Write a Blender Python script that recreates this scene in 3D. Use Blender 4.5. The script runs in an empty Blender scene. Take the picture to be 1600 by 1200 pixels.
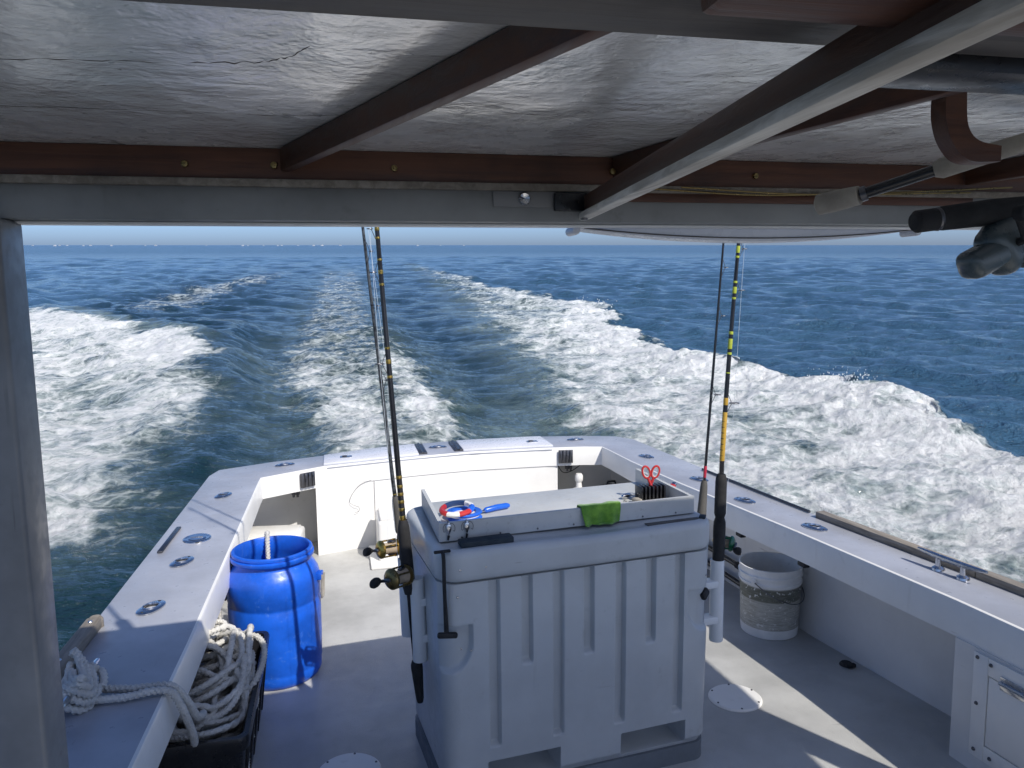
import bpy, bmesh, math, random
import numpy as np
from mathutils import Vector, Matrix
random.seed(7)
R = math.radians
scene = bpy.context.scene

# ------------------------------------------------------------------ camera, sky, sun, exposure
TRIM = R(3.5)                                   # the boat runs bow-up: her deck falls away aft
BOAT = Matrix.Rotation(-TRIM, 4, 'X')           # boat frame (X to starboard of view, Y aft, Z up) -> world
SEA_Z = -0.75
PITCH, YAW = math.atan((600 - 383) / 1202), R(12.8)
cam_d = bpy.data.cameras.new('camera'); cam = bpy.data.objects.new('camera', cam_d)
scene.collection.objects.link(cam); scene.camera = cam
cam_d.sensor_width = 36; cam_d.lens = 36 * 1202 / 1600
cam_d.clip_start = 0.02; cam_d.clip_end = 80000
fw = Vector((math.sin(YAW) * math.cos(PITCH), math.cos(YAW) * math.cos(PITCH), -math.sin(PITCH)))
cam.location = BOAT @ Vector((0, 0, 1.6))
cam.rotation_euler = fw.to_track_quat('-Z', 'Y').to_euler()

sun_dir = (BOAT.to_3x3() @ Vector((-0.48, 0.90, -1.0))).normalized()   # the way the light travels
to_sun = -sun_dir
sun_d = bpy.data.lights.new('sun', 'SUN'); sun = bpy.data.objects.new('sun', sun_d)
scene.collection.objects.link(sun)
sun_d.energy = 3.85; sun_d.angle = R(0.55); sun_d.color = (1.0, 0.95, 0.87)
sun.rotation_euler = sun_dir.to_track_quat('-Z', 'Y').to_euler()
sun.location = (0, 0, 30)

world = bpy.data.worlds.new('World'); scene.world = world; world.use_nodes = True
wn = world.node_tree.nodes; wl = world.node_tree.links
sky = wn.new('ShaderNodeTexSky'); sky.sky_type = 'NISHITA'; sky.sun_disc = False
sky.sun_elevation = math.asin(to_sun.z); sky.sun_rotation = math.atan2(to_sun.x, to_sun.y)
sky.altitude = 0; sky.air_density = 0.45; sky.dust_density = 1.15; sky.ozone_density = 7.0
wl.new(sky.outputs[0], wn['Background'].inputs[0])
wn['Background'].inputs[1].default_value = 0.15

vs = scene.view_settings
scene.display_settings.display_device = 'sRGB'
vs.view_transform = 'Standard'; vs.look = 'None'; vs.exposure = 0.30; vs.gamma = 1.0; vs.use_curve_mapping = False
scene.cycles.max_bounces = 8; scene.cycles.diffuse_bounces = 5; scene.cycles.glossy_bounces = 4
scene.cycles.use_denoising = True
scene.cycles.sample_clamp_indirect = 6

# ------------------------------------------------------------------ mesh helpers
class MB:
    """collects geometry for ONE mesh object"""
    def __init__(s): s.v = []; s.f = []; s.m = []
    def raw(s, v, f, m=0):
        o = len(s.v); s.v += [tuple(p) for p in v]; s.f += [tuple(i + o for i in q) for q in f]; s.m += [m] * len(f)
        return s
    def bm(s, b, m=0, M=None):
        b.verts.index_update()
        vv = [(M @ x.co if M else x.co) for x in b.verts]
        s.raw(vv, [[x.index for x in q.verts] for q in b.faces], m); b.free(); return s
    def box(s, c, size, rot=None, bev=0.0, seg=2, m=0):
        b = bmesh.new(); bmesh.ops.create_cube(b, size=1)
        for x in b.verts: x.co = Vector((x.co.x * size[0], x.co.y * size[1], x.co.z * size[2]))
        if bev > 0:
            bmesh.ops.bevel(b, geom=list(b.edges), offset=min(bev, min(size) * .45), segments=seg, profile=.5, affect='EDGES')
        M = Matrix.Translation(c) @ (rot.to_4x4() if rot is not None else Matrix())
        return s.bm(b, m, M)
    def beam(s, a, b_, w, h, bev=0.0, up=(0, 0, 1), m=0):
        """box from a to b, width w across, height h along up"""
        a = Vector(a); b_ = Vector(b_); d = b_ - a; L = d.length; d.normalize()
        x = d.cross(Vector(up)).normalized(); z = x.cross(d)
        rot = Matrix((x, d, z)).transposed()
        return s.box((a + b_) / 2, (w, L, h), rot, bev, m=m)
    def tube(s, pts, r, seg=10, caps=True, m=0, lobes=0, twist=0, lobe=.16, closed=False):
        pts = [Vector(p) for p in pts]; n = len(pts)
        rr = r if isinstance(r, (list, tuple)) else [r] * n
        v = []; f = []
        t0 = (pts[1] - pts[0]).normalized()
        nrm = t0.orthogonal().normalized(); acc = 0
        for i, p in enumerate(pts):
            if closed: t = pts[(i + 1) % n] - pts[i - 1]
            else: t = pts[min(i + 1, n - 1)] - pts[max(i - 1, 0)]
            if t.length < 1e-9: t = t0.copy()
            t.normalize()
            nrm = (nrm - t * nrm.dot(t))
            if nrm.length < 1e-6: nrm = t.orthogonal()
            nrm.normalize(); bn = t.cross(nrm)
            if i: acc += (pts[i] - pts[i - 1]).length
            for k in range(seg):
                a = 2 * math.pi * k / seg
                q = rr[i]
                if lobes: q *= 1 + lobe * math.cos(lobes * (a - acc * twist))
                v.append(p + nrm * (math.cos(a) * q) + bn * (math.sin(a) * q))
        for i in range(n if closed else n - 1):
            j = (i + 1) % n
            for k in range(seg):
                l = (k + 1) % seg
                f.append((i * seg + k, i * seg + l, j * seg + l, j * seg + k))
        if caps and not closed:
            f.append(tuple(range(seg - 1, -1, -1))); f.append(tuple((n - 1) * seg + k for k in range(seg)))
        return s.raw(v, f, m)
    def lathe(s, prof, c=(0, 0, 0), axis=(0, 0, 1), seg=32, m=0, ms=None, sx=1, sy=1):
        z = Vector(axis).normalized(); x = z.orthogonal().normalized() if abs(z.z) < .999 else Vector((1, 0, 0)); y = z.cross(x)
        c = Vector(c); v = []; f = []; fm = []
        for r, h in prof:
            for k in range(seg):
                a = 2 * math.pi * k / seg
                v.append(c + x * (math.cos(a) * r * sx) + y * (math.sin(a) * r * sy) + z * h)
        for i in range(len(prof) - 1):
            for k in range(seg):
                l = (k + 1) % seg
                f.append((i * seg + k, i * seg + l, (i + 1) * seg + l, (i + 1) * seg + k)); fm.append(ms[i] if ms else m)
        if prof[0][0] > 1e-6: f.append(tuple(range(seg - 1, -1, -1))); fm.append(ms[0] if ms else m)
        if prof[-1][0] > 1e-6: f.append(tuple((len(prof) - 1) * seg + k for k in range(seg))); fm.append(ms[-1] if ms else m)
        o = len(s.v); s.v += [tuple(p) for p in v]; s.f += [tuple(i + o for i in q) for q in f]; s.m += fm
        return s
    def prism(s, poly, z0, z1, m=0, bev=0.0):
        b = bmesh.new()
        vs_ = [b.verts.new((p[0], p[1], z0)) for p in poly]
        fc = b.faces.new(vs_)
        if fc.normal.z > 0 or True: bmesh.ops.recalc_face_normals(b, faces=[fc])
        e = bmesh.ops.extrude_face_region(b, geom=[fc])
        bmesh.ops.translate(b, vec=(0, 0, z1 - z0), verts=[q for q in e['geom'] if isinstance(q, bmesh.types.BMVert)])
        bmesh.ops.recalc_face_normals(b, faces=list(b.faces))
        if bev: bmesh.ops.bevel(b, geom=list(b.edges), offset=bev, segments=2, profile=.5, affect='EDGES')
        return s.bm(b, m)
    def mesh(s, name, smooth=35):
        me = bpy.data.meshes.new(name); me.from_pydata(s.v, [], s.f); me.validate()
        if len(me.polygons) == len(s.m): me.polygons.foreach_set('material_index', s.m)
        b = bmesh.new(); b.from_mesh(me); bmesh.ops.remove_doubles(b, verts=list(b.verts), dist=1e-6)
        bmesh.ops.recalc_face_normals(b, faces=list(b.faces)); b.to_mesh(me); b.free()
        if smooth:
            me.polygons.foreach_set('use_smooth', [True] * len(me.polygons)); me.set_sharp_from_angle(angle=R(smooth))
        me.update(); return me

BOATFRAME = []          # top-level objects that ride on the boat
def link(o): scene.collection.objects.link(o); return o
def tag(o, label=None, cat=None, group=None, kind=None):
    if label: o['label'] = label
    if cat: o['category'] = cat
    if group: o['group'] = group
    if kind: o['kind'] = kind
    return o
def thing(name, label, cat, loc=(0, 0, 0), rz=0, group=None, boat=True):
    o = link(bpy.data.objects.new(name, None)); o.empty_display_size = .1
    o.location = loc; o.rotation_euler = (0, 0, rz)
    if boat: BOATFRAME.append(o)
    return tag(o, label, cat, group)
def base_of(o):
    p = Vector(o.location)
    return p
def part(name, mb, mats, parent, label=None, smooth=35, off=None):
    """off: vertices are given in the boat frame, shift them by -off into the parent's frame"""
    if off is not None: mb.v = [(p[0] - off[0], p[1] - off[1], p[2] - off[2]) for p in mb.v]
    o = link(bpy.data.objects.new(name, mb.mesh(name, smooth)))
    for m in (mats if isinstance(mats, (list, tuple)) else [mats]): o.data.materials.append(MAT[m])
    o.parent = parent
    if label: o['label'] = label
    return o
def solo(name, mb, mats, label, cat, base, group=None, smooth=35, boat=True, kind=None):
    mb.v = [(p[0] - base[0], p[1] - base[1], p[2] - base[2]) for p in mb.v]
    o = link(bpy.data.objects.new(name, mb.mesh(name, smooth))); o.location = base
    for m in (mats if isinstance(mats, (list, tuple)) else [mats]): o.data.materials.append(MAT[m])
    if boat: BOATFRAME.append(o)
    return tag(o, label, cat, group, kind)
def smoothpath(pts, n):
    """Catmull-Rom through pts, n samples per span"""
    P = [Vector(p) for p in pts]; P = [P[0] * 2 - P[1]] + P + [P[-1] * 2 - P[-2]]; out = []
    for i in range(1, len(P) - 2):
        a, b, c, d = P[i - 1:i + 3]
        for k in range(n):
            t = k / n
            out.append(.5 * ((2 * b) + (c - a) * t + (2 * a - 5 * b + 4 * c - d) * t * t + (3 * b - a - 3 * c + d) * t ** 3))
    out.append(P[-2]); return out

# ------------------------------------------------------------------ materials
MAT = {}
class NT:
    def __init__(s, name):
        s.m = bpy.data.materials.new(name); s.m.use_nodes = True; s.t = s.m.node_tree; s.n = s.t.nodes; s.l = s.t.links
        s.b = s.n['Principled BSDF']; s.out = s.n['Material Output']; MAT[name] = s.m
        s.co = None
    def new(s, typ, **kw):
        x = s.n.new(typ)
        for k, v in kw.items(): setattr(x, k, v)
        return x
    def put(s, sock, v):
        if hasattr(v, 'is_output') or isinstance(v, bpy.types.NodeSocket): s.l.new(v, sock)
        elif isinstance(v, (tuple, list)) and sock.type == 'RGBA' and len(v) == 3: sock.default_value = (*v, 1)
        else: sock.default_value = v
    def coord(s, scale=(1, 1, 1), loc=(0, 0, 0), rot=(0, 0, 0)):
        if s.co is None: s.co = s.new('ShaderNodeTexCoord').outputs['Object']
        mp = s.new('ShaderNodeMapping'); s.l.new(s.co, mp.inputs[0])
        mp.inputs['Scale'].default_value = scale; mp.inputs['Location'].default_value = loc; mp.inputs['Rotation'].default_value = rot
        return mp.outputs[0]
    def noise(s, vec, scale, detail=4, rough=.55, dist=0, col=False, ty='FBM'):
        x = s.new('ShaderNodeTexNoise'); x.noise_type = ty; x.normalize = True if ty == 'FBM' else x.normalize
        s.l.new(vec, x.inputs['Vector']); s.put(x.inputs['Scale'], scale); x.inputs['Detail'].default_value = detail
        x.inputs['Roughness'].default_value = rough; x.inputs['Distortion'].default_value = dist
        return x.outputs['Color' if col else 'Fac']
    def voro(s, vec, scale, feat='DISTANCE_TO_EDGE', rnd=1):
        x = s.new('ShaderNodeTexVoronoi'); x.feature = feat; s.l.new(vec, x.inputs['Vector']); x.inputs['Scale'].default_value = scale
        x.inputs['Randomness'].default_value = rnd
        return x.outputs['Distance']
    def ramp(s, fac, a, b, lo=0.0, hi=1.0, smooth=True):
        x = s.new('ShaderNodeMapRange'); x.interpolation_type = 'SMOOTHSTEP' if smooth else 'LINEAR'
        s.put(x.inputs[0], fac); s.put(x.inputs[1], a); s.put(x.inputs[2], b); s.put(x.inputs[3], lo); s.put(x.inputs[4], hi)
        return x.outputs[0]
    def math(s, op, a, b=0.0, c=0.0, clamp=False):
        x = s.new('ShaderNodeMath', operation=op); x.use_clamp = clamp
        s.put(x.inputs[0], a); s.put(x.inputs[1], b)
        if op in ('MULTIPLY_ADD',): s.put(x.inputs[2], c)
        return x.outputs[0]
    def vadd(s, a, b, k=None):
        if k is not None:
            q = s.new('ShaderNodeVectorMath', operation='SCALE'); s.l.new(b, q.inputs[0]); s.put(q.inputs['Scale'], k); b = q.outputs[0]
        x = s.new('ShaderNodeVectorMath', operation='ADD'); s.l.new(a, x.inputs[0]); s.put(x.inputs[1], b); return x.outputs[0]
    def mix(s, fac, a, b):
        x = s.new('ShaderNodeMix', data_type='RGBA'); s.put(x.inputs[0], fac); s.put(x.inputs[6], a); s.put(x.inputs[7], b); return x.outputs[2]
    def attr(s, name):
        x = s.new('ShaderNodeAttribute'); x.attribute_name = name; return x.outputs['Fac']
    def bump(s, h, dist, strength=1.0, normal=None):
        x = s.new('ShaderNodeBump'); s.put(x.inputs['Height'], h); x.inputs['Distance'].default_value = dist
        s.put(x.inputs['Strength'], strength)
        if normal is not None: s.l.new(normal, x.inputs['Normal'])
        return x.outputs[0]
    def set(s, col=None, rough=None, metal=None, normal=None, spec=None, coat=None):
        if col is not None: s.put(s.b.inputs['Base Color'], col)
        if rough is not None: s.put(s.b.inputs['Roughness'], rough)
        if metal is not None: s.put(s.b.inputs['Metallic'], metal)
        if normal is not None: s.l.new(normal, s.b.inputs['Normal'])
        if spec is not None: s.put(s.b.inputs['Specular IOR Level'], spec)
        if coat is not None: s.put(s.b.inputs['Coat Weight'], coat)
        return s

def paint(name, col, rough=.4, var=.08, dirt=.0, dirtcol=(.25, .22, .18), grain=0.0, gs=300, scale=3.0, bump=.0):
    """worn paint / moulded plastic: mottled colour, uneven gloss, scuffs"""
    t = NT(name); c = t.coord()
    n1 = t.noise(c, scale, 5, .6); n2 = t.noise(c, scale * 9, 4, .6)
    lo = tuple(x * (1 - var * 1.6) for x in col); hi = tuple(min(1, x * (1 + var)) for x in col)
    cc = t.mix(t.ramp(n1, .3, .7), lo, hi)
    if dirt > 0:
        d = t.math('MULTIPLY', t.ramp(n2, .56, .74), t.ramp(t.noise(t.coord(loc=(3.1, 1.7, 5)), scale * 1.7, 3), .45, .7))
        cc = t.mix(t.math('MULTIPLY', d, dirt), cc, dirtcol)
        sp = t.ramp(t.noise(t.coord(loc=(9, 2, 4)), scale * 15, 4, .7), .70, .80)
        cc = t.mix(t.math('MULTIPLY', sp, dirt), cc, tuple(x * .5 for x in dirtcol))
    nr = None
    if grain: nr = t.bump(t.noise(c, gs, 2, .5), grain)
    if bump: nr = t.bump(t.noise(c, scale * 2, 3, .5), bump, normal=nr)
    t.set(cc, t.ramp(n2, .3, .75, rough * .8, min(1, rough * 1.25)), normal=nr)
    return t
def scuff(name, col, amt, sc=(3, 3, 40)):
    """adds dark scratches and rubs to a paint made above"""
    m = MAT[name]; t = NT.__new__(NT); t.m = m; t.t = m.node_tree; t.n = t.t.nodes; t.l = t.t.links; t.b = t.n['Principled BSDF']; t.co = None
    src = t.b.inputs['Base Color'].links[0].from_socket
    a = t.ramp(t.noise(t.coord(scale=sc), 1.6, 3, .6, .4), .66, .71); b = t.ramp(t.noise(t.coord(loc=(1, 7, 3)), 3.5, 3, .6), .50, .66)
    d = t.ramp(t.noise(t.coord(scale=(14, 14, 1.2), loc=(5, 5, 5)), 1.5, 4, .6), .58, .75); e = t.ramp(t.noise(t.coord(loc=(2, 3, 8)), 5, 3, .6), .5, .7)
    c1 = t.mix(t.math('MULTIPLY', t.math('MULTIPLY', a, b), amt), src, col)
    c2 = t.mix(t.math('MULTIPLY', t.math('MULTIPLY', d, e), amt * .5), c1, col)
    t.l.new(c2, t.b.inputs['Base Color'])
def metal(name, col, rough=.25, var=.2):
    t = NT(name); c = t.coord(); n = t.noise(c, 60, 4, .6)
    t.set(t.mix(n, tuple(x * (1 - var) for x in col), col), t.ramp(n, .3, .7, rough * .6, rough * 1.4), 1.0)
def wood(name, a, b, rough=.6, axis='Y', sc=1.0, ru=.0012):
    t = NT(name); s = {'X': (.06, 1, 1), 'Y': (1, .06, 1), 'Z': (1, 1, .06)}[axis]
    c = t.coord(scale=tuple(q * 60 * sc for q in s)); g = t.noise(c, 1.0, 6, .65, .6)
    blot = t.noise(t.coord(), 6, 4, .6)
    cc = t.mix(t.ramp(g, .3, .72), a, b); cc = t.mix(t.ramp(blot, .5, .75, 0, .5), cc, tuple(q * .45 for q in a))
    t.set(cc, t.ramp(g, .2, .8, rough * .8, rough * 1.2), normal=t.bump(g, ru))

paint('gelcoat', (.78, .77, .74), .38, .04, .22, (.45, .40, .32), scale=2.5, bump=.002)
paint('gunwale_paint', (.36, .375, .42), .34, .10, .25, (.20, .22, .27), grain=.0004, gs=500, scale=3)
paint('deck_paint', (.45, .45, .435), .42, .13, .6, (.36, .35, .33), grain=.0016, gs=260, scale=2.2, bump=.003)
paint('bulwark', (.68, .675, .66), .42, .06, .4, (.38, .36, .32), scale=2.2, bump=.003)
paint('hull_paint', (.75, .75, .74), .3, .04)
paint('bin_plastic', (.49, .51, .515), .36, .05, .45, (.30, .30, .29), grain=.0003, gs=700, scale=4, bump=.0015)
paint('bin_base', (.17, .19, .21), .6, .12, .3)
paint('tray_board', (.50, .51, .50), .45, .06, .55, (.22, .2, .17), scale=6)
paint('lid_white', (.64, .65, .69), .3, .04)
paint('pvc', (.74, .76, .76), .35, .06, .25)
paint('barrel_blue', (.010, .105, .60), .38, .16, .7, (.10, .25, .66), scale=7, bump=.002)
paint('black_plastic', (.012, .012, .014), .32, .2, .2, (.08, .08, .08), scale=8)
paint('rubber', (.015, .015, .016), .75, .2)
paint('foam_grip', (.020, .020, .021), .85, .15, grain=.0006, gs=900)
paint('pad', (.022, .034, .045), .8, .2)
paint('bucket_white', (.82, .81, .78), .4, .06, .5, (.30, .29, .26), scale=9)
paint('red_plastic', (.48, .03, .03), .35, .1)
paint('white_plastic', (.80, .79, .77), .35, .05)
paint('blue_plastic', (.015, .12, .62), .3, .08)
paint('navy', (.02, .05, .14), .4, .1)
paint('lime_wrap', (.42, .48, .05), .3, .1)
paint('yellow_wrap', (.50, .30, .04), .3, .1)
paint('red_wrap', (.5, .03, .06), .3, .1)
paint('blank_black', (.014, .014, .016), .22, .2)
paint('blank_speckle', (.05, .055, .06), .3, .6, scale=90)
paint('green_reel', (.008, .10, .045), .25, .1)
paint('dark_reel', (.075, .095, .10), .28, .2)
paint('cork', (.42, .34, .25), .8, .15, .3, scale=30)
paint('pale_cork', (.36, .33, .28), .75, .12, .3, scale=25)
paint('grey_grip', (.10, .095, .085), .8, .15)
paint('far_white', (.5, .52, .55), .4, .05)
paint('far_dark', (.1, .12, .16), .4, .05)
metal('steel', (.62, .63, .65), .22); metal('dark_steel', (.16, .16, .17), .4); metal('gold', (.62, .40, .10), .28); metal('bronze', (.26, .19, .08), .35)
paint('steel_shadow', (.02, .02, .022), .6, .1)
wood('mahogany', (.060, .022, .012), (.125, .050, .026), .5, 'X')
wood('mahogany_long', (.050, .019, .010), (.105, .042, .022), .5, 'Y')
wood('grey_wood', (.17, .145, .115), (.30, .27, .23), .8, 'Y', ru=.002)
wood('batten_wood', (.42, .38, .32), (.86, .82, .74), .7, 'Y', ru=.0015)
wood('dark_beam', (.055, .045, .038), (.13, .115, .10), .6, 'X')
paint('painted_beam', (.24, .245, .24), .45, .12, .4, (.10, .09, .08), scale=4, bump=.003)
paint('post_paint', (.22, .225, .23), .4, .16, .8, (.14, .13, .12), scale=4, bump=.003)
paint('cabin_paint', (.20, .20, .20), .5, .08)

scuff('bin_plastic', (.16, .16, .15), .75)
scuff('gelcoat', (.42, .38, .31), .5, (2, 2, 30))
scuff('bulwark', (.28, .27, .25), .6, (2, 2, 30))
scuff('deck_paint', (.26, .26, .25), .55, (6, 30, 1))
scuff('gunwale_paint', (.22, .23, .25), .5, (30, 5, 1))
scuff('barrel_blue', (.16, .30, .66), .7, (4, 4, 30))
scuff('painted_beam', (.12, .11, .10), .8, (3, 3, 40))
scuff('post_paint', (.10, .10, .10), .9, (30, 30, 2))
def mk_rope():
    t = NT('rope'); c = t.coord(); n = t.noise(c, 160, 3, .6); b = t.noise(c, 14, 3)
    t.set(t.mix(t.ramp(b, .3, .7), t.mix(n, (.36, .35, .33), (.62, .61, .58)), t.mix(n, (.48, .47, .44), (.74, .73, .70))), .85, normal=t.bump(n, .002))
mk_rope()
def mk_towel():
    t = NT('towel'); c = t.coord(); n = t.noise(c, 500, 2, .6); b = t.noise(c, 25, 4)
    t.set(t.mix(t.ramp(b, .35, .7), (.09, .24, .018), (.22, .44, .04)), .95, normal=t.bump(n, .002))
    t.b.inputs['Sheen Weight'].default_value = .4
mk_towel()
def mk_nylon():
    t = NT('fishing_line'); c = t.coord(); t.set(t.mix(t.noise(c, 40), (.55, .62, .68), (.75, .8, .85)), .3)
mk_nylon()
def mk_glass():
    t = NT('dark_glass'); t.set(t.mix(t.noise(t.coord(), 3), (.01, .012, .014), (.02, .022, .025)), .06)
mk_glass()
def mk_roof():
    # old glassed-over plywood: uneven glossy resin over grey paint, mildew runs and cracks
    t = NT('roof_lining'); c = t.coord()
    w = t.vadd(c, t.noise(c, 3, 3, .5, col=True), .12)
    big = t.noise(w, 3.2, 6, .62); fine = t.noise(t.vadd(t.coord(scale=(1, 1.5, 1)), t.noise(c, 6, 3, .6, col=True), .12), 15, 8, .68)
    cc = t.mix(t.ramp(big, .3, .7), (.72, .71, .68), (.90, .89, .87))
    mold = t.math('MULTIPLY', t.ramp(t.noise(w, 9, 6, .7), .58, .72), t.ramp(t.noise(c, 2.1, 2), .45, .65))
    cc = t.mix(t.math('MULTIPLY', mold, .75), cc, (.06, .06, .055))
    crack = t.ramp(t.voro(t.vadd(t.coord(scale=(.5, 2.2, 1)), t.noise(c, 5, 3, .6, col=True), .12), 1.9), .0, .014, 1, 0)
    crack = t.math('MULTIPLY', t.math('MULTIPLY', crack, .45), t.ramp(t.noise(t.coord(loc=(4, 4, 4)), 2.4, 2), .5, .62))
    cc = t.mix(t.math('MULTIPLY', crack, .8), cc, (.03, .03, .03))
    spots = t.ramp(t.noise(c, 75, 2, .5), .70, .76); cc = t.mix(t.math('MULTIPLY', spots, .5), cc, (.1, .1, .1))
    nr = t.bump(fine, .0011); nr = t.bump(big, .010, normal=nr)
    t.set(cc, t.ramp(t.noise(w, 5, 5, .65), .35, .65, .08, .38), normal=nr, spec=1.0)
    t.b.inputs['IOR'].default_value = 1.65; t.set(coat=.8); t.b.inputs['Coat Roughness'].default_value = .09; t.b.inputs['Coat IOR'].default_value = 1.7; t.l.new(nr, t.b.inputs['Coat Normal'])
mk_roof()
def mk_bucket_label():
    t = NT('bucket_label'); c = t.coord()
    sep = t.new('ShaderNodeSeparateXYZ'); t.l.new(c, sep.inputs[0]); z = sep.outputs[2]
    scr = t.noise(t.coord(scale=(1, 1, 5)), 28, 5, .65)
    band = t.math('MULTIPLY', t.ramp(z, .176, .182), t.ramp(z, .236, .242, 1, 0))
    lines = t.math('MULTIPLY', t.ramp(t.noise(t.coord(scale=(8, 8, 210)), 1, 0), .52, .6), t.ramp(z, .17, .176, .5, 0))
    col = t.mix(t.ramp(scr, .35, .65), (.36, .35, .30), (.50, .49, .44))
    col = t.mix(t.math('MULTIPLY', band, t.ramp(scr, .25, .6, .55, .95)), col, (.10, .105, .075))
    col = t.mix(t.math('MULTIPLY', lines, .6), col, (.18, .18, .16))
    col = t.mix(t.ramp(t.noise(t.coord(loc=(2, 2, 2)), 55, 3, .6), .60, .68), col, (.68, .67, .63))
    t.set(col, .55)
mk_bucket_label()

def mk_sea():
    t = NT('sea_water'); c = t.coord()
    foam = t.attr('foam'); aer = t.attr('aerated'); far = t.attr('far'); wake = t.attr('wake')
    w1 = t.vadd(t.coord(scale=(.85, 1.0, 1), rot=(0, 0, .25)), t.noise(c, .8, 3, .55, col=True), .6)
    nA = t.noise(w1, 1.9, 10, .72)
    w2 = t.vadd(w1, t.noise(c, 4.0, 4, .6, col=True), .22)
    web = t.ramp(t.voro(w2, 2.4), .0, .18, 1, 0)
    web2 = t.ramp(t.voro(w2, 8.0), .0, .22, 1, 0)
    tt = t.math('ADD', t.math('MULTIPLY', nA, .84), t.math('ADD', t.math('MULTIPLY', web, .10), t.math('MULTIPLY', web2, .07)))
    thr = t.ramp(foam, 0.0, 1.0, .90, .20, smooth=False)
    f = t.ramp(t.math('SUBTRACT', tt, thr), -.11, .20)
    f = t.math('MULTIPLY', f, t.ramp(foam, .0, .06))
    # water body: deep blue, greener where the wake has beaten air into it
    deep = t.mix(t.ramp(t.noise(c, .12, 3), .35, .65), (.032, .086, .148), (.042, .104, .172))
    deep = t.mix(wake, deep, (.006, .024, .031))
    air = t.math('MULTIPLY', aer, t.ramp(nA, .25, .70, .12, 1.0))
    body = t.mix(air, deep, (.19, .255, .245))
    rip = t.noise(t.coord(scale=(.7, 1.3, 1), rot=(0, 0, .35)), 3.3, 6, .62, .3)
    rip2 = t.noise(t.coord(scale=(.8, 1.2, 1), rot=(0, 0, -.25)), 10, 3, .6, .2)
    swl = t.noise(t.coord(scale=(.55, 1.2, 1), rot=(0, 0, .5)), .32, 4, .6, .2)
    nr = t.bump(swl, 3.0, far); nr = t.bump(rip, .26, t.ramp(wake, 0, 1, 1.0, .6), normal=nr); nr = t.bump(rip2, .04, normal=nr)
    t.set(body, t.ramp(far, .1, 1, .07, .20, smooth=False), normal=nr); t.b.inputs['IOR'].default_value = 1.333
    fb = t.new('ShaderNodeBsdfPrincipled')
    fn = t.noise(w2, 7, 8, .72)
    fc = t.mix(t.ramp(t.math('SUBTRACT', tt, thr), .02, .26), (.58, .64, .63), (.90, .91, .90))
    fc = t.mix(t.ramp(fn, .34, .54, .6, 0), fc, (.50, .57, .56))
    t.put(fb.inputs['Base Color'], fc); fb.inputs['Roughness'].default_value = .55
    fnr = t.bump(nA, .16); fnr = t.bump(fn, .05, normal=fnr); t.l.new(fnr, fb.inputs['Normal'])
    ms = t.new('ShaderNodeMixShader'); t.l.new(f, ms.inputs[0]); t.l.new(t.b.outputs[0], ms.inputs[1]); t.l.new(fb.outputs[0], ms.inputs[2])
    t.l.new(ms.outputs[0], t.out.inputs['Surface'])
mk_sea()
def mk_spray():
    t = NT('spray_foam'); t.set(t.mix(t.noise(t.coord(), 20), (.75, .78, .78), (.88, .89, .88)), .5)
mk_spray()

# ------------------------------------------------------------------ the sea
rng = np.random.default_rng(11)
PERM = rng.permutation(4096); GR = rng.uniform(-1, 1, (4096,))
def vnoise(x, y):
    xi = np.floor(x).astype(np.int64); yi = np.floor(y).astype(np.int64); xf = x - xi; yf = y - yi
    u = xf * xf * xf * (xf * (xf * 6 - 15) + 10); v = yf * yf * yf * (yf * (yf * 6 - 15) + 10)
    def h(a, b): return GR[PERM[(PERM[a & 4095] + b) & 4095]]
    return (h(xi, yi) * (1 - u) + h(xi + 1, yi) * u) * (1 - v) + (h(xi, yi + 1) * (1 - u) + h(xi + 1, yi + 1) * u) * v
def fbm(x, y, o=5, g=.55, l=2.03):
    s = 0; a = 1; t = 0
    for i in range(o):
        s = s + a * vnoise(x + 13.7 * i, y - 7.1 * i); t += a; a *= g; x = x * l; y = y * l
    return s / t
def sst(a, b, x):
    t = np.clip((x - a) / (b - a), 0, 1); return t * t * (3 - 2 * t)

# edges of the wake on the water, metres aft (Y) against metres athwart (X)
K = .87
RO_Y = np.array([0, 3, 5.7, 7.1, 8.2, 9.4, 11.7, 13.7, 16.2, 19.6, 22.3, 27, 31.6, 36, 42, 68, 100, 140]) * K
RO_X = np.array([5.8, 6.7, 7.3, 7.6, 7.9, 8.3, 9.0, 8.7, 8.2, 8.0, 8.2, 9.6, 10.5, 9.9, 9.2, 10.2, 10.8, 12]) * K
RI_Y = [0, 5, 7.8, 8.8, 10.2, 12.7, 15.7, 21.4, 31, 50.6, 88, 110, 140]
RI_X = [2.2, 2.2, 2.3, 2.4, 2.5, 3.1, 3.6, 4.1, 4.9, 6.0, 7.9, 8.8, 10]
LI_Y = [0, 5.5, 6.5, 7.2, 8.5, 9.8, 11.2, 12.7, 15, 18.7, 22, 30]
LI_X = [-2.5, -2.2, -1.8, -1.65, -1.7, -1.5, -1.35, -1.7, -2.2, -2.5, -2.9, -3.7]
C1_Y = [0, 9.5, 12.5, 16.8, 25.4, 44.5, 80, 120]; C1_X = [0.0, -.35, -.9, -1.3, -1.0, -1.0, -1.2, -1.6]
C2_Y = [0, 9.1, 11.9, 16.2, 25, 44, 80, 120]; C2_X = [1.5, 1.5, 1.6, 1.6, 1.0, 1.6, 1.9, 2.4]

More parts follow.
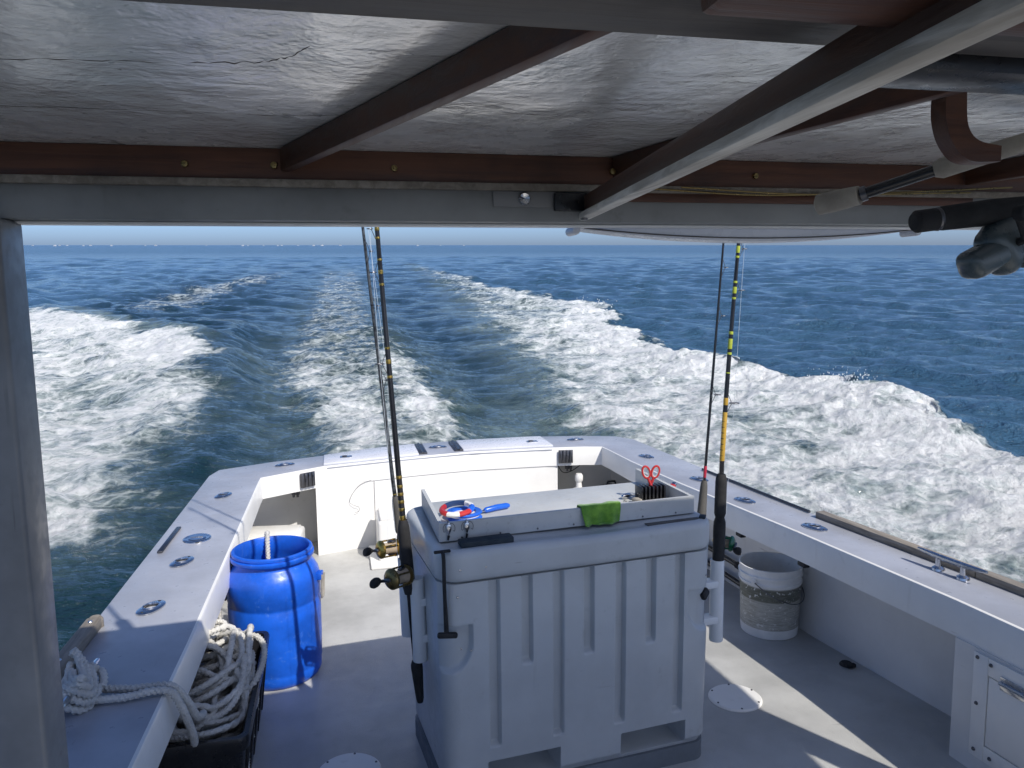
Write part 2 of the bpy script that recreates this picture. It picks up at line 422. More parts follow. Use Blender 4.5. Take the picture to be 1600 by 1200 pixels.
def sea_fields(X, Y, sp):
    """height, foam cover and aerated-water tint of the sea at world X, Y; sp = local mesh spacing"""
    r = np.hypot(X, Y)
    H = np.zeros_like(X); DX = np.zeros_like(X); DY = np.zeros_like(X)
    g = np.random.default_rng(5)
    gust = 1 + .35 * fbm(X * .02, Y * .02, 3)
    for i in range(64):
        lam = .55 * (22 / .55) ** (i / 63) * g.uniform(.9, 1.1)
        th = R(62) + g.normal(0, .55)
        k = 2 * math.pi / lam; amp = (.0125 if .8 < lam < 5 else .009) * lam ** .5 * g.uniform(.5, 1.3)
        if lam > 5: amp *= .5
        ph = g.uniform(0, 6.28); fade = 1 - sst(.22 * lam, .5 * lam, sp)
        a = k * (X * math.cos(th) + Y * math.sin(th)) + ph
        s = amp * fade; H += s * np.sin(a) ; c = s * .85 * np.cos(a); DX += c * math.cos(th); DY += c * math.sin(th)
    calm = 1 - .55 * sst(-5, -2, X) * (1 - sst(4, 7, X)) * np.interp(Y, [0, 30, 90], [1, 1, 0])
    H *= gust * calm; DX *= calm; DY *= calm
    # the wake
    e = fbm(X * .55, Y * .55, 4) ; e2 = fbm(X * 2.1 + 5, Y * 2.1, 4)
    near = (r < 200)
    ro = np.interp(Y, RO_Y, RO_X) + .55 * e * np.clip(Y / 10, .4, 2); ri = np.interp(Y, RI_Y, RI_X) + .9 * e
    li = np.interp(Y, LI_Y, LI_X) + .5 * e; c1 = np.interp(Y, C1_Y, C1_X) + .5 * e2; c2 = np.interp(Y, C2_Y, C2_X) + .5 * e2
    bR = sst(ri - .9, ri + 1.3, X) * (1 - sst(ro - .30 + .5 * e2, ro + .60, X))
    gR = np.interp(Y, [0, 14, 22, 30, 42, 60, 95, 130], [1, 1, .9, .78, .66, .55, .36, 0])
    foamR = bR * gR * (.78 + .20 * sst(-2.0, -.5, X - ro) + .16 * e2 + .08 * e)
    # left: foam ends aft on a breaking crest that runs out to the side
    yf = np.interp(X, [-12, -11, -10, -7.4, -4.9, -3.1, -1], np.array([36, 33.6, 34.8, 31.5, 26.3, 22.2, 19]) * .88) + 1.0 * e
    bL = (1 - sst(li - 1.0, li + .7, X)) * (1 - sst(yf - 2.2, yf + .6, Y)) * sst(5.2, 6.4, Y + .35 * e - .35 * (X + 2.1)) * sst(-13, -9.5, X)
    foamL = bL * (.77 + .18 * sst(6, 1, yf - Y) + .18 * e + .10 * e2)
    bC = sst(c1 - .8, c1 + .5, X) * (1 - sst(c2 - .5, c2 + .8, X))
    gC = np.interp(Y, [0, 8, 13, 18, 26, 40, 70, 110], [.56, .55, .54, .54, .54, .52, .42, 0])
    foamC = bC * gC
    for bx, by, bw, bl, ba in ((.15, 10.0, .40, 2.6, .28), (1.2, 10.8, .35, 2.8, .30), (-.5, 14.5, .5, 2.4, .18), (1.0, 15.5, .5, 2.8, .14)):
        foamC += ba * bC * np.exp(-((X - bx) / bw) ** 2 - ((Y - by) / bl) ** 2)
    far = .56 * np.exp(-((X + 6.4 - .05 * (Y - 40)) / 2.3) ** 2) * sst(24, 32, Y) * (1 - sst(55, 100, Y))
    thin = .20 * sst(-3.6, -.6, X) * (1 - sst(2.2, 4.0, X)) * (1 - sst(16, 40, Y)) * (.6 + .8 * e)
    foam = np.clip(np.maximum.reduce([foamR, foamL, foamC, far, thin, np.zeros_like(X)]), 0, 1)
    aer = np.clip(.95 * sst(ri - 1.2, ri + .8, X) * (1 - sst(ro - .2, ro + .2, X)) * gR
                  + .9 * (1 - sst(li - 1.3, li + .4, X)) * (1 - sst(yf - .2, yf + .4, Y)) * sst(4.8, 6.2, Y) * sst(-13, -9, X)
                  + .50 * sst(c1 - 1.3, c1 + .3, X) * (1 - sst(c2 - .3, c2 + 1.3, X)) * np.interp(Y, [0, 20, 60, 110], [1, .8, .5, 0]), 0, 1)
    wake = np.clip(sst(-12, -8, X) * (1 - sst(ro - .2, ro + .6, X)) * np.interp(Y, [0, 20, 45, 110], [1, 1, .7, 0]), 0, 1)
    # relief: two breaking crests, the hollow beside the prop wash, lumpy foam
    d = X - ro; A = np.interp(Y, [0, 6, 10, 16, 24, 28, 40, 70, 120], [.12, .14, .24, .20, .17, .30, .16, .08, 0]) * (1 + .45 * fbm(Y * .45, X * 0 + 3, 3))
    H += A * np.where(d > 0, np.exp(-(d / .50) ** 2), .30 * np.exp(-(d / .6) ** 2) + .70 * np.exp(-(d / 2.1) ** 2))
    dl = (Y - yf) * .8; AL = .24 * sst(-14, -10, X) * (1 - sst(-3.4, -2.2, X)) * (1 + .4 * e)
    H += AL * np.where(dl > 0, np.exp(-(dl / .9) ** 2), np.exp(-(dl / 2.4) ** 2))
    dn = X - (li + .15); AN = np.interp(Y, [0, 6, 9, 14, 20, 24, 30], [.05, .08, .20, .34, .30, .15, 0])
    H += AN * np.where(dn > 0, np.exp(-(dn / .55) ** 2), np.exp(-(dn / 1.6) ** 2))
    wk = np.interp(Y, [0, 6, 12, 30, 60], [.12, .12, .16, .10, 0])
    H -= wk * (np.exp(-((X + 1.2) / .8) ** 2) + np.exp(-((X - 2.5) / .9) ** 2))
    H += bC * np.interp(Y, [0, 8, 16, 40], [.16, .12, .10, 0]) * (.6 + e2)
    lump = .55 - np.abs(fbm(X * .95 + 2, Y * .7, 6, .56)) * 1.6; lump2 = fbm(X * 3.4, Y * 2.6, 4, .6)
    fs = 1 - sst(.10, .5, sp)
    H += foam * fs * (.13 * (lump - .15) + .045 * lump2) + .10 * fs * foamR * sst(-2.6, -.3, d) * np.clip(fbm(X * 1.9, Y * 1.5 + 9, 5, .6), -.3, 1)
    H += fs * .035 * aer * fbm(X * 2.6, Y * 2.1 + 4, 4)
    dirx = near.astype(float) * np.clip(bR * np.exp(-(d / .8) ** 2), 0, 1) * .18 * (1 + e2) * fs
    DX += dirx
    # nothing rises inside the hull
    inside = sst(-1.15, -.95, X) * (1 - sst(2.35, 2.6, X)) * (1 - sst(5.3, 5.7, Y))
    H = H * (1 - inside) - .10 * inside; foam *= 1 - inside
    return H, DX * (1 - inside), DY * (1 - inside), foam, aer, wake

def build_sea():
    ang = np.concatenate([np.linspace(-180, -42, 46)[:-1], np.linspace(-42, -24, 70)[:-1], np.linspace(-24, 50, 760)[:-1], np.linspace(50, 64, 60)[:-1], np.linspace(64, 180, 40)[:-1]])
    rad = np.concatenate([[.01, 1.2, 2.2], np.geomspace(3.0, 22, 420)[:-1], np.geomspace(22, 160, 250)[:-1], np.geomspace(160, 45000, 80)])
    A, Q = np.meshgrid(np.radians(ang), rad)
    X = Q * np.sin(A); Y = Q * np.cos(A)
    dr = np.gradient(rad)[:, None] * np.ones_like(A); da = np.gradient(np.radians(ang))[None, :] * Q
    sp = np.maximum(dr, da)
    H, DX, DY, F, AE, WK = [q.reshape(-1) for q in sea_fields(X.ravel(), Y.ravel(), sp.ravel())]
    co = np.stack([X.ravel() + DX, Y.ravel() + DY, SEA_Z + H], 1).astype(np.float32)
    nr, na = A.shape
    i = np.arange(nr - 1)[:, None]; j = np.arange(na)[None, :]; j2 = (j + 1) % na
    q = np.stack([i * na + j, i * na + j2, (i + 1) * na + j2, (i + 1) * na + j], -1).reshape(-1, 4)[:, ::-1].astype(np.int32)
    me = bpy.data.meshes.new('sea'); n = len(q)
    me.vertices.add(len(co)); me.vertices.foreach_set('co', co.ravel())
    me.loops.add(n * 4); me.loops.foreach_set('vertex_index', np.ascontiguousarray(q).ravel())
    me.polygons.add(n); me.polygons.foreach_set('loop_start', np.arange(0, n * 4, 4, dtype=np.int32)); me.polygons.foreach_set('loop_total', np.full(n, 4, np.int32))
    me.polygons.foreach_set('use_smooth', np.ones(n, bool))
    me.update(calc_edges=True)
    for nm, arr in (('foam', F), ('aerated', AE), ('wake', WK), ('far', sst(50, 300, np.hypot(co[:, 0], co[:, 1])))):
        a = me.attributes.new(nm, 'FLOAT', 'POINT'); a.data.foreach_set('value', arr.astype(np.float32))
    if me.polygons[n // 2].normal.z < 0: me.flip_normals()
    o = link(bpy.data.objects.new('sea', me)); o.data.materials.append(MAT['sea_water'])
    tag(o, 'blue choppy sea with a broad white foaming wake', None, None, 'structure')
    return co, F
SEA_CO, SEA_F = build_sea()

# ------------------------------------------------------------------ the boat: hull, deck, gunwales, transom
boat = thing('fishing_boat', 'white fishing boat with grey cockpit sole, blue-grey gunwales and wood-beamed roof', 'boat')
GZ, LIP = .55, .425
OUT = [(-.97, -2.4), (-.89, 0), (-.835, 1.4), (-.81, 2.4), (-.785, 3.6), (-.768, 4.72), (-.735, 4.86), (-.45, 5.00), (-.126, 5.113), (.18, 5.25), (.48, 5.33), (.83, 5.37), (1.34, 5.36), (1.70, 5.29), (1.93, 5.20), (2.015, 5.05), (2.04, 4.65), (2.075, 4.0), (2.14, 3.0), (2.26, 2.1), (2.33, 1.4), (2.46, 0), (2.6, -2.4)]
INN = [(-.62, -2.4), (-.54, 0), (-.495, 1.4), (-.475, 2.4), (-.468, 3.6), (-.466, 4.45), (-.463, 4.575), (-.30, 4.675), (-.121, 4.782), (.18, 4.85), (.48, 4.91), (.83, 4.955), (1.34, 4.935), (1.60, 4.90), (1.712, 4.868), (1.722, 4.75), (1.735, 4.40), (1.790, 3.8), (1.908, 2.9), (1.995, 2.1), (2.04, 1.4), (2.17, 0), (2.3, -2.4)]
def v2(p): return Vector((p[0], p[1], 0))
def gunwale():
    mb = MB(); n = len(OUT); rows = []
    O = smoothpath([(x, y, 0) for x, y in OUT], 1); I = smoothpath([(x, y, 0) for x, y in INN], 1)
    # profile: outer bottom, outer top, bevel, inner top, bevel, lip bottom, lip back, under
    for a, b in zip(O, I):
        w = (b - a); u = w.normalized()
        rows.append([a - u * .012 + Vector((0, 0, GZ - .075)), a - u * .012 + Vector((0, 0, GZ - .012)), a - u * .007 + Vector((0, 0, GZ - .003)), a + Vector((0, 0, GZ)),
                     b - u * .012 + Vector((0, 0, GZ)), b - u * .004 + Vector((0, 0, GZ - .003)), b + Vector((0, 0, GZ - .011)), b + Vector((0, 0, LIP)), b - u * .02 + Vector((0, 0, LIP)),
                     b - u * .02 + Vector((0, 0, GZ - .03)), a + u * .01 + Vector((0, 0, GZ - .03)), a + u * .01 + Vector((0, 0, GZ - .075))])
    k = len(rows[0]); v = [p for r in rows for p in r]; f = []; m = []
    for i in range(n - 1):
        for j in range(k):
            l = (j + 1) % k
            f.append((i * k + j, (i + 1) * k + j, (i + 1) * k + l, i * k + l)); m.append(0 if j in (1, 2, 3) else 1)
    mb.v = v; mb.f = f; mb.m = m
    part('gunwale', mb, ['gunwale_paint', 'gelcoat'], boat, 'blue-grey painted gunwale top running round the cockpit with a white inner lip', smooth=30)
gunwale()
def hull():
    mb = MB(); n = len(OUT); v = []; f = []
    c = Vector((.65, 2, 0))
    lv = [(-.0, GZ - .05), (-.03, .1), (-.10, -.5), (-.22, -1.15)]
    ring = [Vector((x, y, 0)) for x, y in OUT]
    for ins, z in lv:
        for p in ring:
            d = (p - Vector((.65, min(p.y, 4.2), 0))).normalized(); v.append(p + d * (ins + .004) + Vector((0, 0, z)))
    for i in range(3):
        for j in range(n - 1): f.append((i * n + j, i * n + j + 1, (i + 1) * n + j + 1, (i + 1) * n + j))
    mb.raw(v, f, 0)
    # inner skin
    v = []; f = []
    for z in (GZ - .035, -.02):
        for p in ring:
            d = (p - Vector((.65, min(p.y, 4.2), 0))).normalized(); v.append(p - d * .055 + Vector((0, 0, z)))
    for j in range(n - 1): f.append((j, j + 1, n + j + 1, n + j))
    mb.raw(v, f, 1)
    part('hull', mb, ['hull_paint', 'bulwark'], boat, smooth=40)
hull()
def deck():
    mb = MB(); mb.prism([(x * .985 + .01, y - .03 if y > 0 else y) for x, y in OUT], -.06, 0.0)
    part('deck', mb, 'deck_paint', boat, 'grey non-skid cockpit sole', smooth=20)
    # smoother painted margin along the bulwark
    for c, r, lab in (((1.468, 2.60), .103, 'round white deck plate beside the fish box'), ((-.022, 2.482), .108, 'round white deck plate in the shade left of the fish box')):
        p = MB(); p.lathe([(0, .0085), (r - .02, .0085), (r - .006, .008), (r, .003), (r, -.004)], (c[0], c[1], 0), seg=48)
        o = part('deck_plate', p, 'gelcoat', boat, lab)
        for k in range(6):
            a = k * math.pi / 3 + .3; s = MB(); s.lathe([(0, .0108), (.0035, .0105), (.0045, .007)], (c[0] + math.cos(a) * (r - .012), c[1] + math.sin(a) * (r - .012), 0), seg=10)
            part('screw', s, 'dark_steel', o)
deck()
def transom():
    face = [(-.170, 4.748), (.18, 4.858), (.48, 4.917), (.83, 4.962), (1.34, 4.942), (1.42, 4.935)]
    back = [(1.42, 5.27), (.83, 5.31), (.48, 5.26), (-.17, 5.05)]
    mb = MB(); mb.prism(face + back, -.005, LIP + .0)
    part('transom_box', mb, 'gelcoat', boat, 'sunlit white inner face of the transom', smooth=25)
    # flush lids with hinges on the transom top
    def lid(x0, x1, lab):
        def at(x, k):
            yi = np.interp(x, [p[0] for p in INN[6:15]], [p[1] for p in INN[6:15]]); yo = np.interp(x, [p[0] for p in OUT[6:15]], [p[1] for p in OUT[6:15]])
            return (x, yi + (yo - yi) * k)
        xs = np.linspace(x0, x1, 7); p = MB()
        p.prism([at(x, .10) for x in xs] + [at(x, .90) for x in xs[::-1]], GZ - .004, GZ + .012, bev=.004)
        o = part('locker_lid', p, 'lid_white', boat, lab)
        cx, cy = at(x0 + (.14 if x0 < 0 else x1 - x0 - .11), .42)
        q = MB(); q.box((cx, cy, GZ + .0145), (.075, .05, .007), bev=.003); q.box((cx - .01, cy, GZ + .019), (.03, .028, .006), bev=.002, m=1)
        part('latch', q, ['steel', 'steel_shadow'], o)
    lid(-.12, .485, 'left white locker lid on the transom top'); lid(.785, 1.40, 'right white locker lid on the transom top')
    for hx in (.515, .757):
        h = MB(); yi = np.interp(hx, [p[0] for p in INN[6:15]], [p[1] for p in INN[6:15]]); yo = np.interp(hx, [p[0] for p in OUT[6:15]], [p[1] for p in OUT[6:15]])
        h.beam((hx, yi + .05, GZ + .006), (hx, yo - .05, GZ + .006), .055, .010, .002)
        h.tube([(hx, yi + .05, GZ + .012), (hx, yo - .05, GZ + .012)], .007, 8)
        for k in range(5):
            for s in (-1, 1): h.lathe([(0, .0135), (.005, .013), (.006, .011)], (hx + s * .018, yi + .08 + k * (yo - yi - .16) / 4, GZ), seg=8)
        part('hinge', h, 'dark_steel', boat)
    # drain strip under the lids
    g = MB(); g.tube([(x, np.interp(x, [p[0] for p in INN[6:15]], [p[1] for p in INN[6:15]]) + .002, GZ - .014) for x in np.linspace(-.1, 1.38, 14)], .005, 6)
    part('edge_trim', g, 'gunwale_paint', boat)
    # hinge plates on the lip above each corner pocket
    for (x, y), ang in (((-.215, 4.716), 31), ((1.47, 4.908), -7)):
        h = MB(); rot = Matrix.Rotation(R(ang), 3, 'Z')
        for k in range(4): h.box(Vector((x, y, .49)) + rot @ Vector(((k - 1.5) * .024, -.008, 0)), (.019, .012, .085), rot, .003)
        h.box(Vector((x, y, .49)) + rot @ Vector((0, -.0035, 0)), (.098, .006, .09), rot, .002)
        part('hinge_plate', h, 'dark_steel', boat)
    for x, y in ((-.30, 4.93), (1.56, 5.14)):
        h = MB(); h.box((x, y, .372), (.05, .022, .05), bev=.004); h.tube([(x - .012, y - .012, .36), (x - .012, y - .012, .335)], .008, 8); h.tube([(x + .012, y - .012, .36), (x + .012, y - .012, .335)], .008, 8)
        part('pocket_bracket', h, 'dark_steel', boat)
    w = MB(); w.tube(smoothpath([(1.45, 5.10, .425), (1.50, 5.10, .34), (1.56, 5.12, .33), (1.62, 5.12, .36), (1.68, 5.08, .425)], 6), .003, 6)
    part('wire', w, 'rubber', boat)
    # thin dark hooked curve lying on the transom face
    w = MB(); w.tube(smoothpath([(.17, 4.848, .43), (.10, 4.825, .41), (.05, 4.808, .36), (.03, 4.80, .31), (.06, 4.80, .285), (.085, 4.81, .27), (.085, 4.81, .245), (.06, 4.80, .24)], 6), .0013, 6)
    part('hooked_curve', w, 'dark_steel', boat)
    # sheet moulding seam
    s = MB(); s.beam((.19, 4.855, .0), (.19, 4.855, .42), .006, .008, up=(0, 1, 0)); part('seam', s, 'bulwark', boat)
transom()
def bulwark_panel():
    # flush inner panel forward on the right, with a little hinged hatch
    mb = MB(); P = [(1.990, 2.085), (2.038, 1.4), (2.166, 0), (2.296, -2.3), (2.55, -2.3), (2.40, 0), (2.28, 1.4), (2.20, 2.085)]
    mb.prism(P, -.005, LIP); part('bulwark_panel', mb, 'bulwark', boat, smooth=20)
    o = boat
    d = Vector((2.038 - 1.990, 1.4 - 2.085, 0)).normalized(); nrm = Vector((d.y, -d.x, 0)); nrm = nrm if nrm.x < 0 else -nrm
    def P3(s, z, k=.0): p = Vector((1.990, 2.085, 0)) + d * s + nrm * k; return Vector((p.x, p.y, z))
    rot = Matrix((d, -nrm, Vector((0, 0, 1)))).transposed()
    fr = MB()
    for s0, s1, z0, z1 in ((.08, .135, .06, .415), (.135, .62, .355, .415), (.135, .62, .06, .115), (.56, .62, .115, .355)):
        fr.box(P3((s0 + s1) / 2, (z0 + z1) / 2, .004), (s1 - s0 - .001, .008, z1 - z0 - .001), rot, .002)
    f = part('hatch_frame', fr, 'gelcoat', boat)
    h = MB(); h.box(P3(.3475, .235, .003), (.42, .006, .234), rot, .002); part('hatch_door', h, 'gelcoat', boat)
    hg = MB(); hg.box(P3(.225, .356, .010), (.085, .006, .044), rot, .002); hg.tube([P3(.183, .356, .015), P3(.267, .356, .015)], .006, 8)
    part('hinge', hg, 'steel', boat)
    for s, z in ((.095, .40), (.145, .395), (.10, .245), (.10, .085), (.16, .085), (.30, .085), (.45, .085), (.30, .395), (.45, .395)):
        b = MB(); b.lathe([(0, .006), (.004, .0055), (.0065, .002), (.0065, -.002)], P3(s, z, .008), nrm, 10); part('screw', b, 'dark_steel', boat)
    # drain by the deck edge and the fitting under the lip
    b = MB(); b.lathe([(0, .012), (.022, .012), (.028, .004), (.028, -.002)], (2.06, 2.73, 0), seg=20, sy=1.0); b.box((2.06, 2.70, .012), (.04, .02, .016), bev=.004)
    part('drain_cover', b, 'rubber', boat)
    for y in (2.86, 3.30):
        b = MB(); b.box((np.interp(y, [2.1, 2.9, 3.8], [1.972, 1.872, 1.765]) + .05, y, LIP - .012), (.03, .05, .02), bev=.004); part('lip_clip', b, 'rubber', boat)
bulwark_panel()
def flush_holder(x, y, tilt=(0, 0), sz=1.0, ang=0):
    """stainless flush rod holder: oval flange, raised rim, dark bore"""
    mb = MB(); rot = Matrix.Rotation(ang, 3, 'Z'); prof = [(0, .002), (.6, .002)]
    seg = 36; v = []; f = []
    rings = [(.062, .036, .0), (.062, .036, .004), (.057, .032, .0065), (.034, .028, .0075), (.030, .0255, .011), (.026, .0225, .011), (.024, .021, .004), (.022, .019, -.05)]
    for a, b, z in rings:
        for k in range(seg):
            t = 2 * math.pi * k / seg; ex = abs(math.cos(t)) ** .85 * math.copysign(1, math.cos(t)); p = rot @ Vector((a * sz * ex, b * sz * math.sin(t), 0)); v.append((x + p.x, y + p.y, GZ + z + .001))
    m = []
    for i in range(len(rings) - 1):
        for k in range(seg): f.append((i * seg + k, i * seg + (k + 1) % seg, (i + 1) * seg + (k + 1) % seg, (i + 1) * seg + k)); m.append(1 if i == 6 else 0)
    f.append(tuple((len(rings) - 1) * seg + k for k in range(seg))); m.append(1)
    mb.v = v; mb.f = f; mb.m = m
    for s in (-1, 1):
        p = rot @ Vector((.049 * sz * s, 0, 0)); mb.lathe([(0, .0095), (.004, .009), (.006, .006)], (x + p.x, y + p.y, GZ), seg=10, m=1)
    part('rod_holder', mb, ['steel', 'steel_shadow'], boat)
for x, y, a in ((-.625, 4.21, 1.2), (-.64, 3.172, 1.2), (-.655, 2.713, 1.2), (-.354, 4.886, .4), (.635, 5.165, 0), (1.614, 5.15, 0), (1.876, 4.484, -1.3), (1.925, 3.85, -1.3), (1.945, 3.391, -1.3), (2.014, 2.916, -1.3)):
    flush_holder(x, y, ang=a)
def fittings():
    p = MB(); p.lathe([(0, .009), (.035, .009), (.040, .005), (.052, .007), (.058, .004), (.060, -.002)], (-.634, 3.476, GZ), seg=40, sx=1, sy=1.1); p.box((-.634, 3.476, GZ + .010), (.05, .012, .004), bev=.001)
    part('deck_filler', p, 'steel', boat)
    g = MB(); g.beam((-.752, 3.31, GZ + .005), (-.742, 3.66, GZ + .005), .022, .010, .004)
    part('vent_slot', g, 'dark_steel', boat)
    # weathered rub rails on the outer edges
    l = MB(); l.beam((-.832, 1.3, GZ + .016), (-.797, 2.60, GZ + .016), .046, .038, .008); l.lathe([(0, .019), (.016, .019), (.023, .010), (.023, -.019)], (-.7945, 2.60, GZ + .016), seg=24)
    o = part('rub_rail', l, 'grey_wood', boat, 'weathered grey wooden rail on the left gunwale edge')
    for y in (2.02, 2.30, 2.56):
        b = MB(); b.lathe([(0, .0215), (.006, .021), (.008, .018)], (-.832 + (y - 1.3) * .027, y, GZ + .016), seg=10); part('bolt', b, 'steel', o)
    l = MB(); l.beam((2.135, 3.06, GZ + .012), (2.235, 2.25, GZ + .012), .048, .034, .006); l.beam((2.235, 2.249, GZ + .012), (2.345, 1.3, GZ + .012), .048, .034, .006)
    part('rub_rail', l, 'grey_wood', boat, 'weathered grey wooden rail on the right gunwale edge')
    d = MB(); d.tube([(2.045, 4.05, GZ + .008), (2.09, 3.5, GZ + .008), (2.125, 3.12, GZ + .008)], .007, 6); part('edge_strip', d, 'dark_steel', boat)
    # horn cleat
    c = MB(); a = Vector((2.135, 2.44, GZ)); b = Vector((2.175, 2.16, GZ)); u = (b - a).normalized()
    pts = [a + u * t * .285 + Vector((0, 0, .050 + .006 * abs(2 * t - 1) ** 2)) for t in np.linspace(0, 1, 11)]
    c.tube(pts, [.005, .008, .0095, .0105, .011, .011, .011, .0105, .0095, .008, .005], 10)
    for t in (.32, .68):
        p = a + u * t * .285; c.tube([p + Vector((0, 0, -.002)), p + Vector((0, 0, .008)), p + Vector((0, 0, .016)), p + Vector((0, 0, .048))], [.024, .022, .011, .010], 12)
    part('cleat', c, 'steel', boat)
    c = MB(); a = Vector((-.70, 1.98, GZ)); u = Vector((.05, 1, 0)).normalized()
    c.tube([a + u * t * .26 + Vector((0, 0, .05)) for t in np.linspace(0, 1, 9)], [.006, .009, .011, .012, .012, .012, .011, .009, .006], 10)
    for t in (.35, .65): p = a + u * t * .26; c.tube([p, p + Vector((0, 0, .05))], [.02, .011], 12)
    part('cleat', c, 'steel', boat)
fittings()

# ------------------------------------------------------------------ roof over the camera
def roof():
    z = 1.83
    mb = MB(); mb.prism([(-.96, -1.45), (2.45, -1.45), (2.40, 1.0), (2.37, 1.46), (2.30, 1.52), (-.88, 1.33), (-.95, 1.28)], z, z + .035)
    rf = part('roof', mb, 'roof_lining', boat, 'grey glossy roof lining with mildew and cracks', smooth=20)
    h = MB(); h.box((.63, 1.339, 1.7455), (3.0, .062, .053), bev=.003)
    part('header_beam', h, 'painted_beam', rf, 'grey painted beam across the after edge of the roof')
    e = MB(); e.box((.63, 1.356, 1.7165), (3.0, .030, .004), bev=.001); part('lit_edge_strip', e, 'gelcoat', rf)  # white strip stands in for the beam's sunlit lower edge
    l = MB(); l.box((.63, 1.318, 1.801), (3.02, .040, .058), bev=.003)
    part('ledger', l, 'mahogany', rf, 'brown varnished wooden ledger above the grey beam')
    s = MB(); s.box((.63, 1.297, 1.776), (3.0, .012, .012), bev=.002); part('bead', s, 'grey_wood', rf)
    def raft(a, b, w, zt, zb, nm, mat, lab=None):
        m_ = MB(); m_.beam((a[0], a[1], (zt + zb) / 2), (b[0], b[1], (zt + zb) / 2), w, zt - zb, .003)
        return part(nm, m_, mat, rf, lab)
    raft((-.070, 1.292), (.365, .15), .018, 1.829, 1.793, 'rafter', 'mahogany_long', 'left brown rafter running forward')
    raft((.482, 1.292), (.735, .15), .018, 1.829, 1.793, 'rafter', 'mahogany_long', 'right brown rafter running forward')
    raft((1.20, 1.292), (1.34, .15), .018, 1.829, 1.793, 'rafter', 'mahogany_long', 'far right brown rafter running forward')
    b = MB(); b.beam((.425, 1.298, 1.729), (.290, .12, 1.729), .021, .012, .003); b.lathe([(0, -.0012), (.006, -.001), (.007, .002)], (.415, 1.27, 1.7205), seg=12, m=1)
    part('batten', b, ['batten_wood', 'dark_steel'], rf, 'pale weathered batten slung under the rafters')
    b = MB(); b.beam((.430, 1.29, 1.7495), (.296, .12, 1.7495), .017, .028, .002); part('batten_packing', b, 'mahogany_long', rf)
    c = MB(); c.box((.63, .475, 1.8035), (3.1, .115, .051), bev=.004); part('cross_beam', c, 'dark_beam', rf, 'grey cross beam close overhead')
    c = MB(); c.box((.80, .375, 1.789), (1.2, .075, .08), bev=.006); part('cross_beam', c, 'mahogany', rf, 'dark cross beam above the camera')
    k = MB(); k.box((.52, .565, 1.797), (.20, .060, .062), bev=.010); part('junction_box', k, 'black_plastic', rf, 'black box under the roof')
    for pts in ([(-.60, .895, z), (-.31, .862, z), (-.18, .85, z), (-.09, .838, z), (-.044, .815, z), (-.015, .775, z)], [(-.62, 1.075, z), (-.38, 1.064, z), (-.1, 1.066, z), (.02, 1.055, z)]):
        g_ = random.Random(5); w = MB(); w.tube([p + Vector((0, g_.uniform(-.004, .004), 0)) for p in smoothpath(pts, 9)], [g_.uniform(.00005, .0008) for _ in smoothpath(pts, 9)], 6); part('lining_joint', w, 'dark_beam', rf)
    # small patched plate with an eye bolt on the grey beam, dark packing behind
    p = MB(); p.box((.345, 1.305, 1.757), (.16, .006, .026), bev=.001); part('patch_plate', p, 'cabin_paint', rf)
    p = MB(); p.lathe([(.009, 0), (.011, .004), (.009, .008), (.005, .006), (0, .004)], (.318, 1.302, 1.757), (0, -1, 0), 20); part('eye_bolt', p, 'steel', rf)
    p = MB(); p.box((.405, 1.296, 1.752), (.07, .012, .03), bev=.002); part('packing_block', p, 'black_plastic', rf)
    p = MB(); p.box((.85, 1.305, 1.763), (.75, .006, .016), bev=.001); part('stain_strip', p, 'mahogany', rf)
    for x, y in ((-.088, 1.293), (.470, 1.280), (.10, 1.297), (-.22, 1.297), (.75, 1.297)):
        b = MB(); b.lathe([(0, .004), (.005, .003), (.006, -.002)], (x, y, 1.803), (0, -1, 0), 10); part('screw', b, 'bronze', rf)
    for pts in ([(.55, 1.29, 1.776), (.75, 1.288, 1.768), (1.0, 1.288, 1.775), (1.3, 1.288, 1.79)], [(.60, 1.286, 1.779), (.85, 1.284, 1.770), (1.2, 1.284, 1.778)]):
        w = MB(); w.tube(smoothpath(pts, 8), .0016, 6); part('wire', w, 'bronze', rf)
    # bowed white panel hanging below the after edge
    n = 28; v = []; f = []
    X0, X1 = .435, 1.165
    for i in range(n + 1):
        t = i / n; x = X0 + (X1 - X0) * t; sag = .0235 * (1 - (2 * t - 1) ** 2)
        zb = 1.7155 - sag
        for y, z_ in ((1.375, 1.7165), (1.375, zb + .004), (1.379, zb), (1.425, zb - .001), (1.43, zb + .004), (1.43, 1.7165)): v.append((x, y, z_))
    k6 = 6
    for i in range(n):
        for j in range(k6): f.append((i * k6 + j, i * k6 + (j + 1) % k6, (i + 1) * k6 + (j + 1) % k6, (i + 1) * k6 + j))
    f.append(tuple(range(5, -1, -1))); f.append(tuple(n * k6 + q for q in range(6)))
    p = MB(); p.raw(v, f); pn = part('visor', p, 'lid_white', rf, 'bowed white panel hanging below the grey beam')
    e = MB(); e.tube([(X0 + (X1 - X0) * t, 1.3735, 1.7165 - .019 * (1 - (2 * t - 1) ** 2)) for t in np.linspace(.02, .98, 24)], .0012, 6); part('seam', e, 'grey_grip', pn)
    for x in (X0, X1):
        e = MB(); e.lathe([(0, .028), (.007, .026), (.008, .02), (.008, -.02), (0, -.02)], (x, 1.40, 1.711), (0, -1, 0), 14); part('end_cap', e, 'lid_white', pn)
    # posts
    for x0, x1, lab in ((-.64, -.473, 'grey painted post at the left edge of the opening'), (2.03, 2.135, 'grey post on the right gunwale')):
        q = MB(); q.box(((x0 + x1) / 2, 1.315, (1.7185 + GZ) / 2), (x1 - x0, .092, 1.7185 - GZ), bev=.007, seg=3)
        part('post', q, 'post_paint', boat, lab)
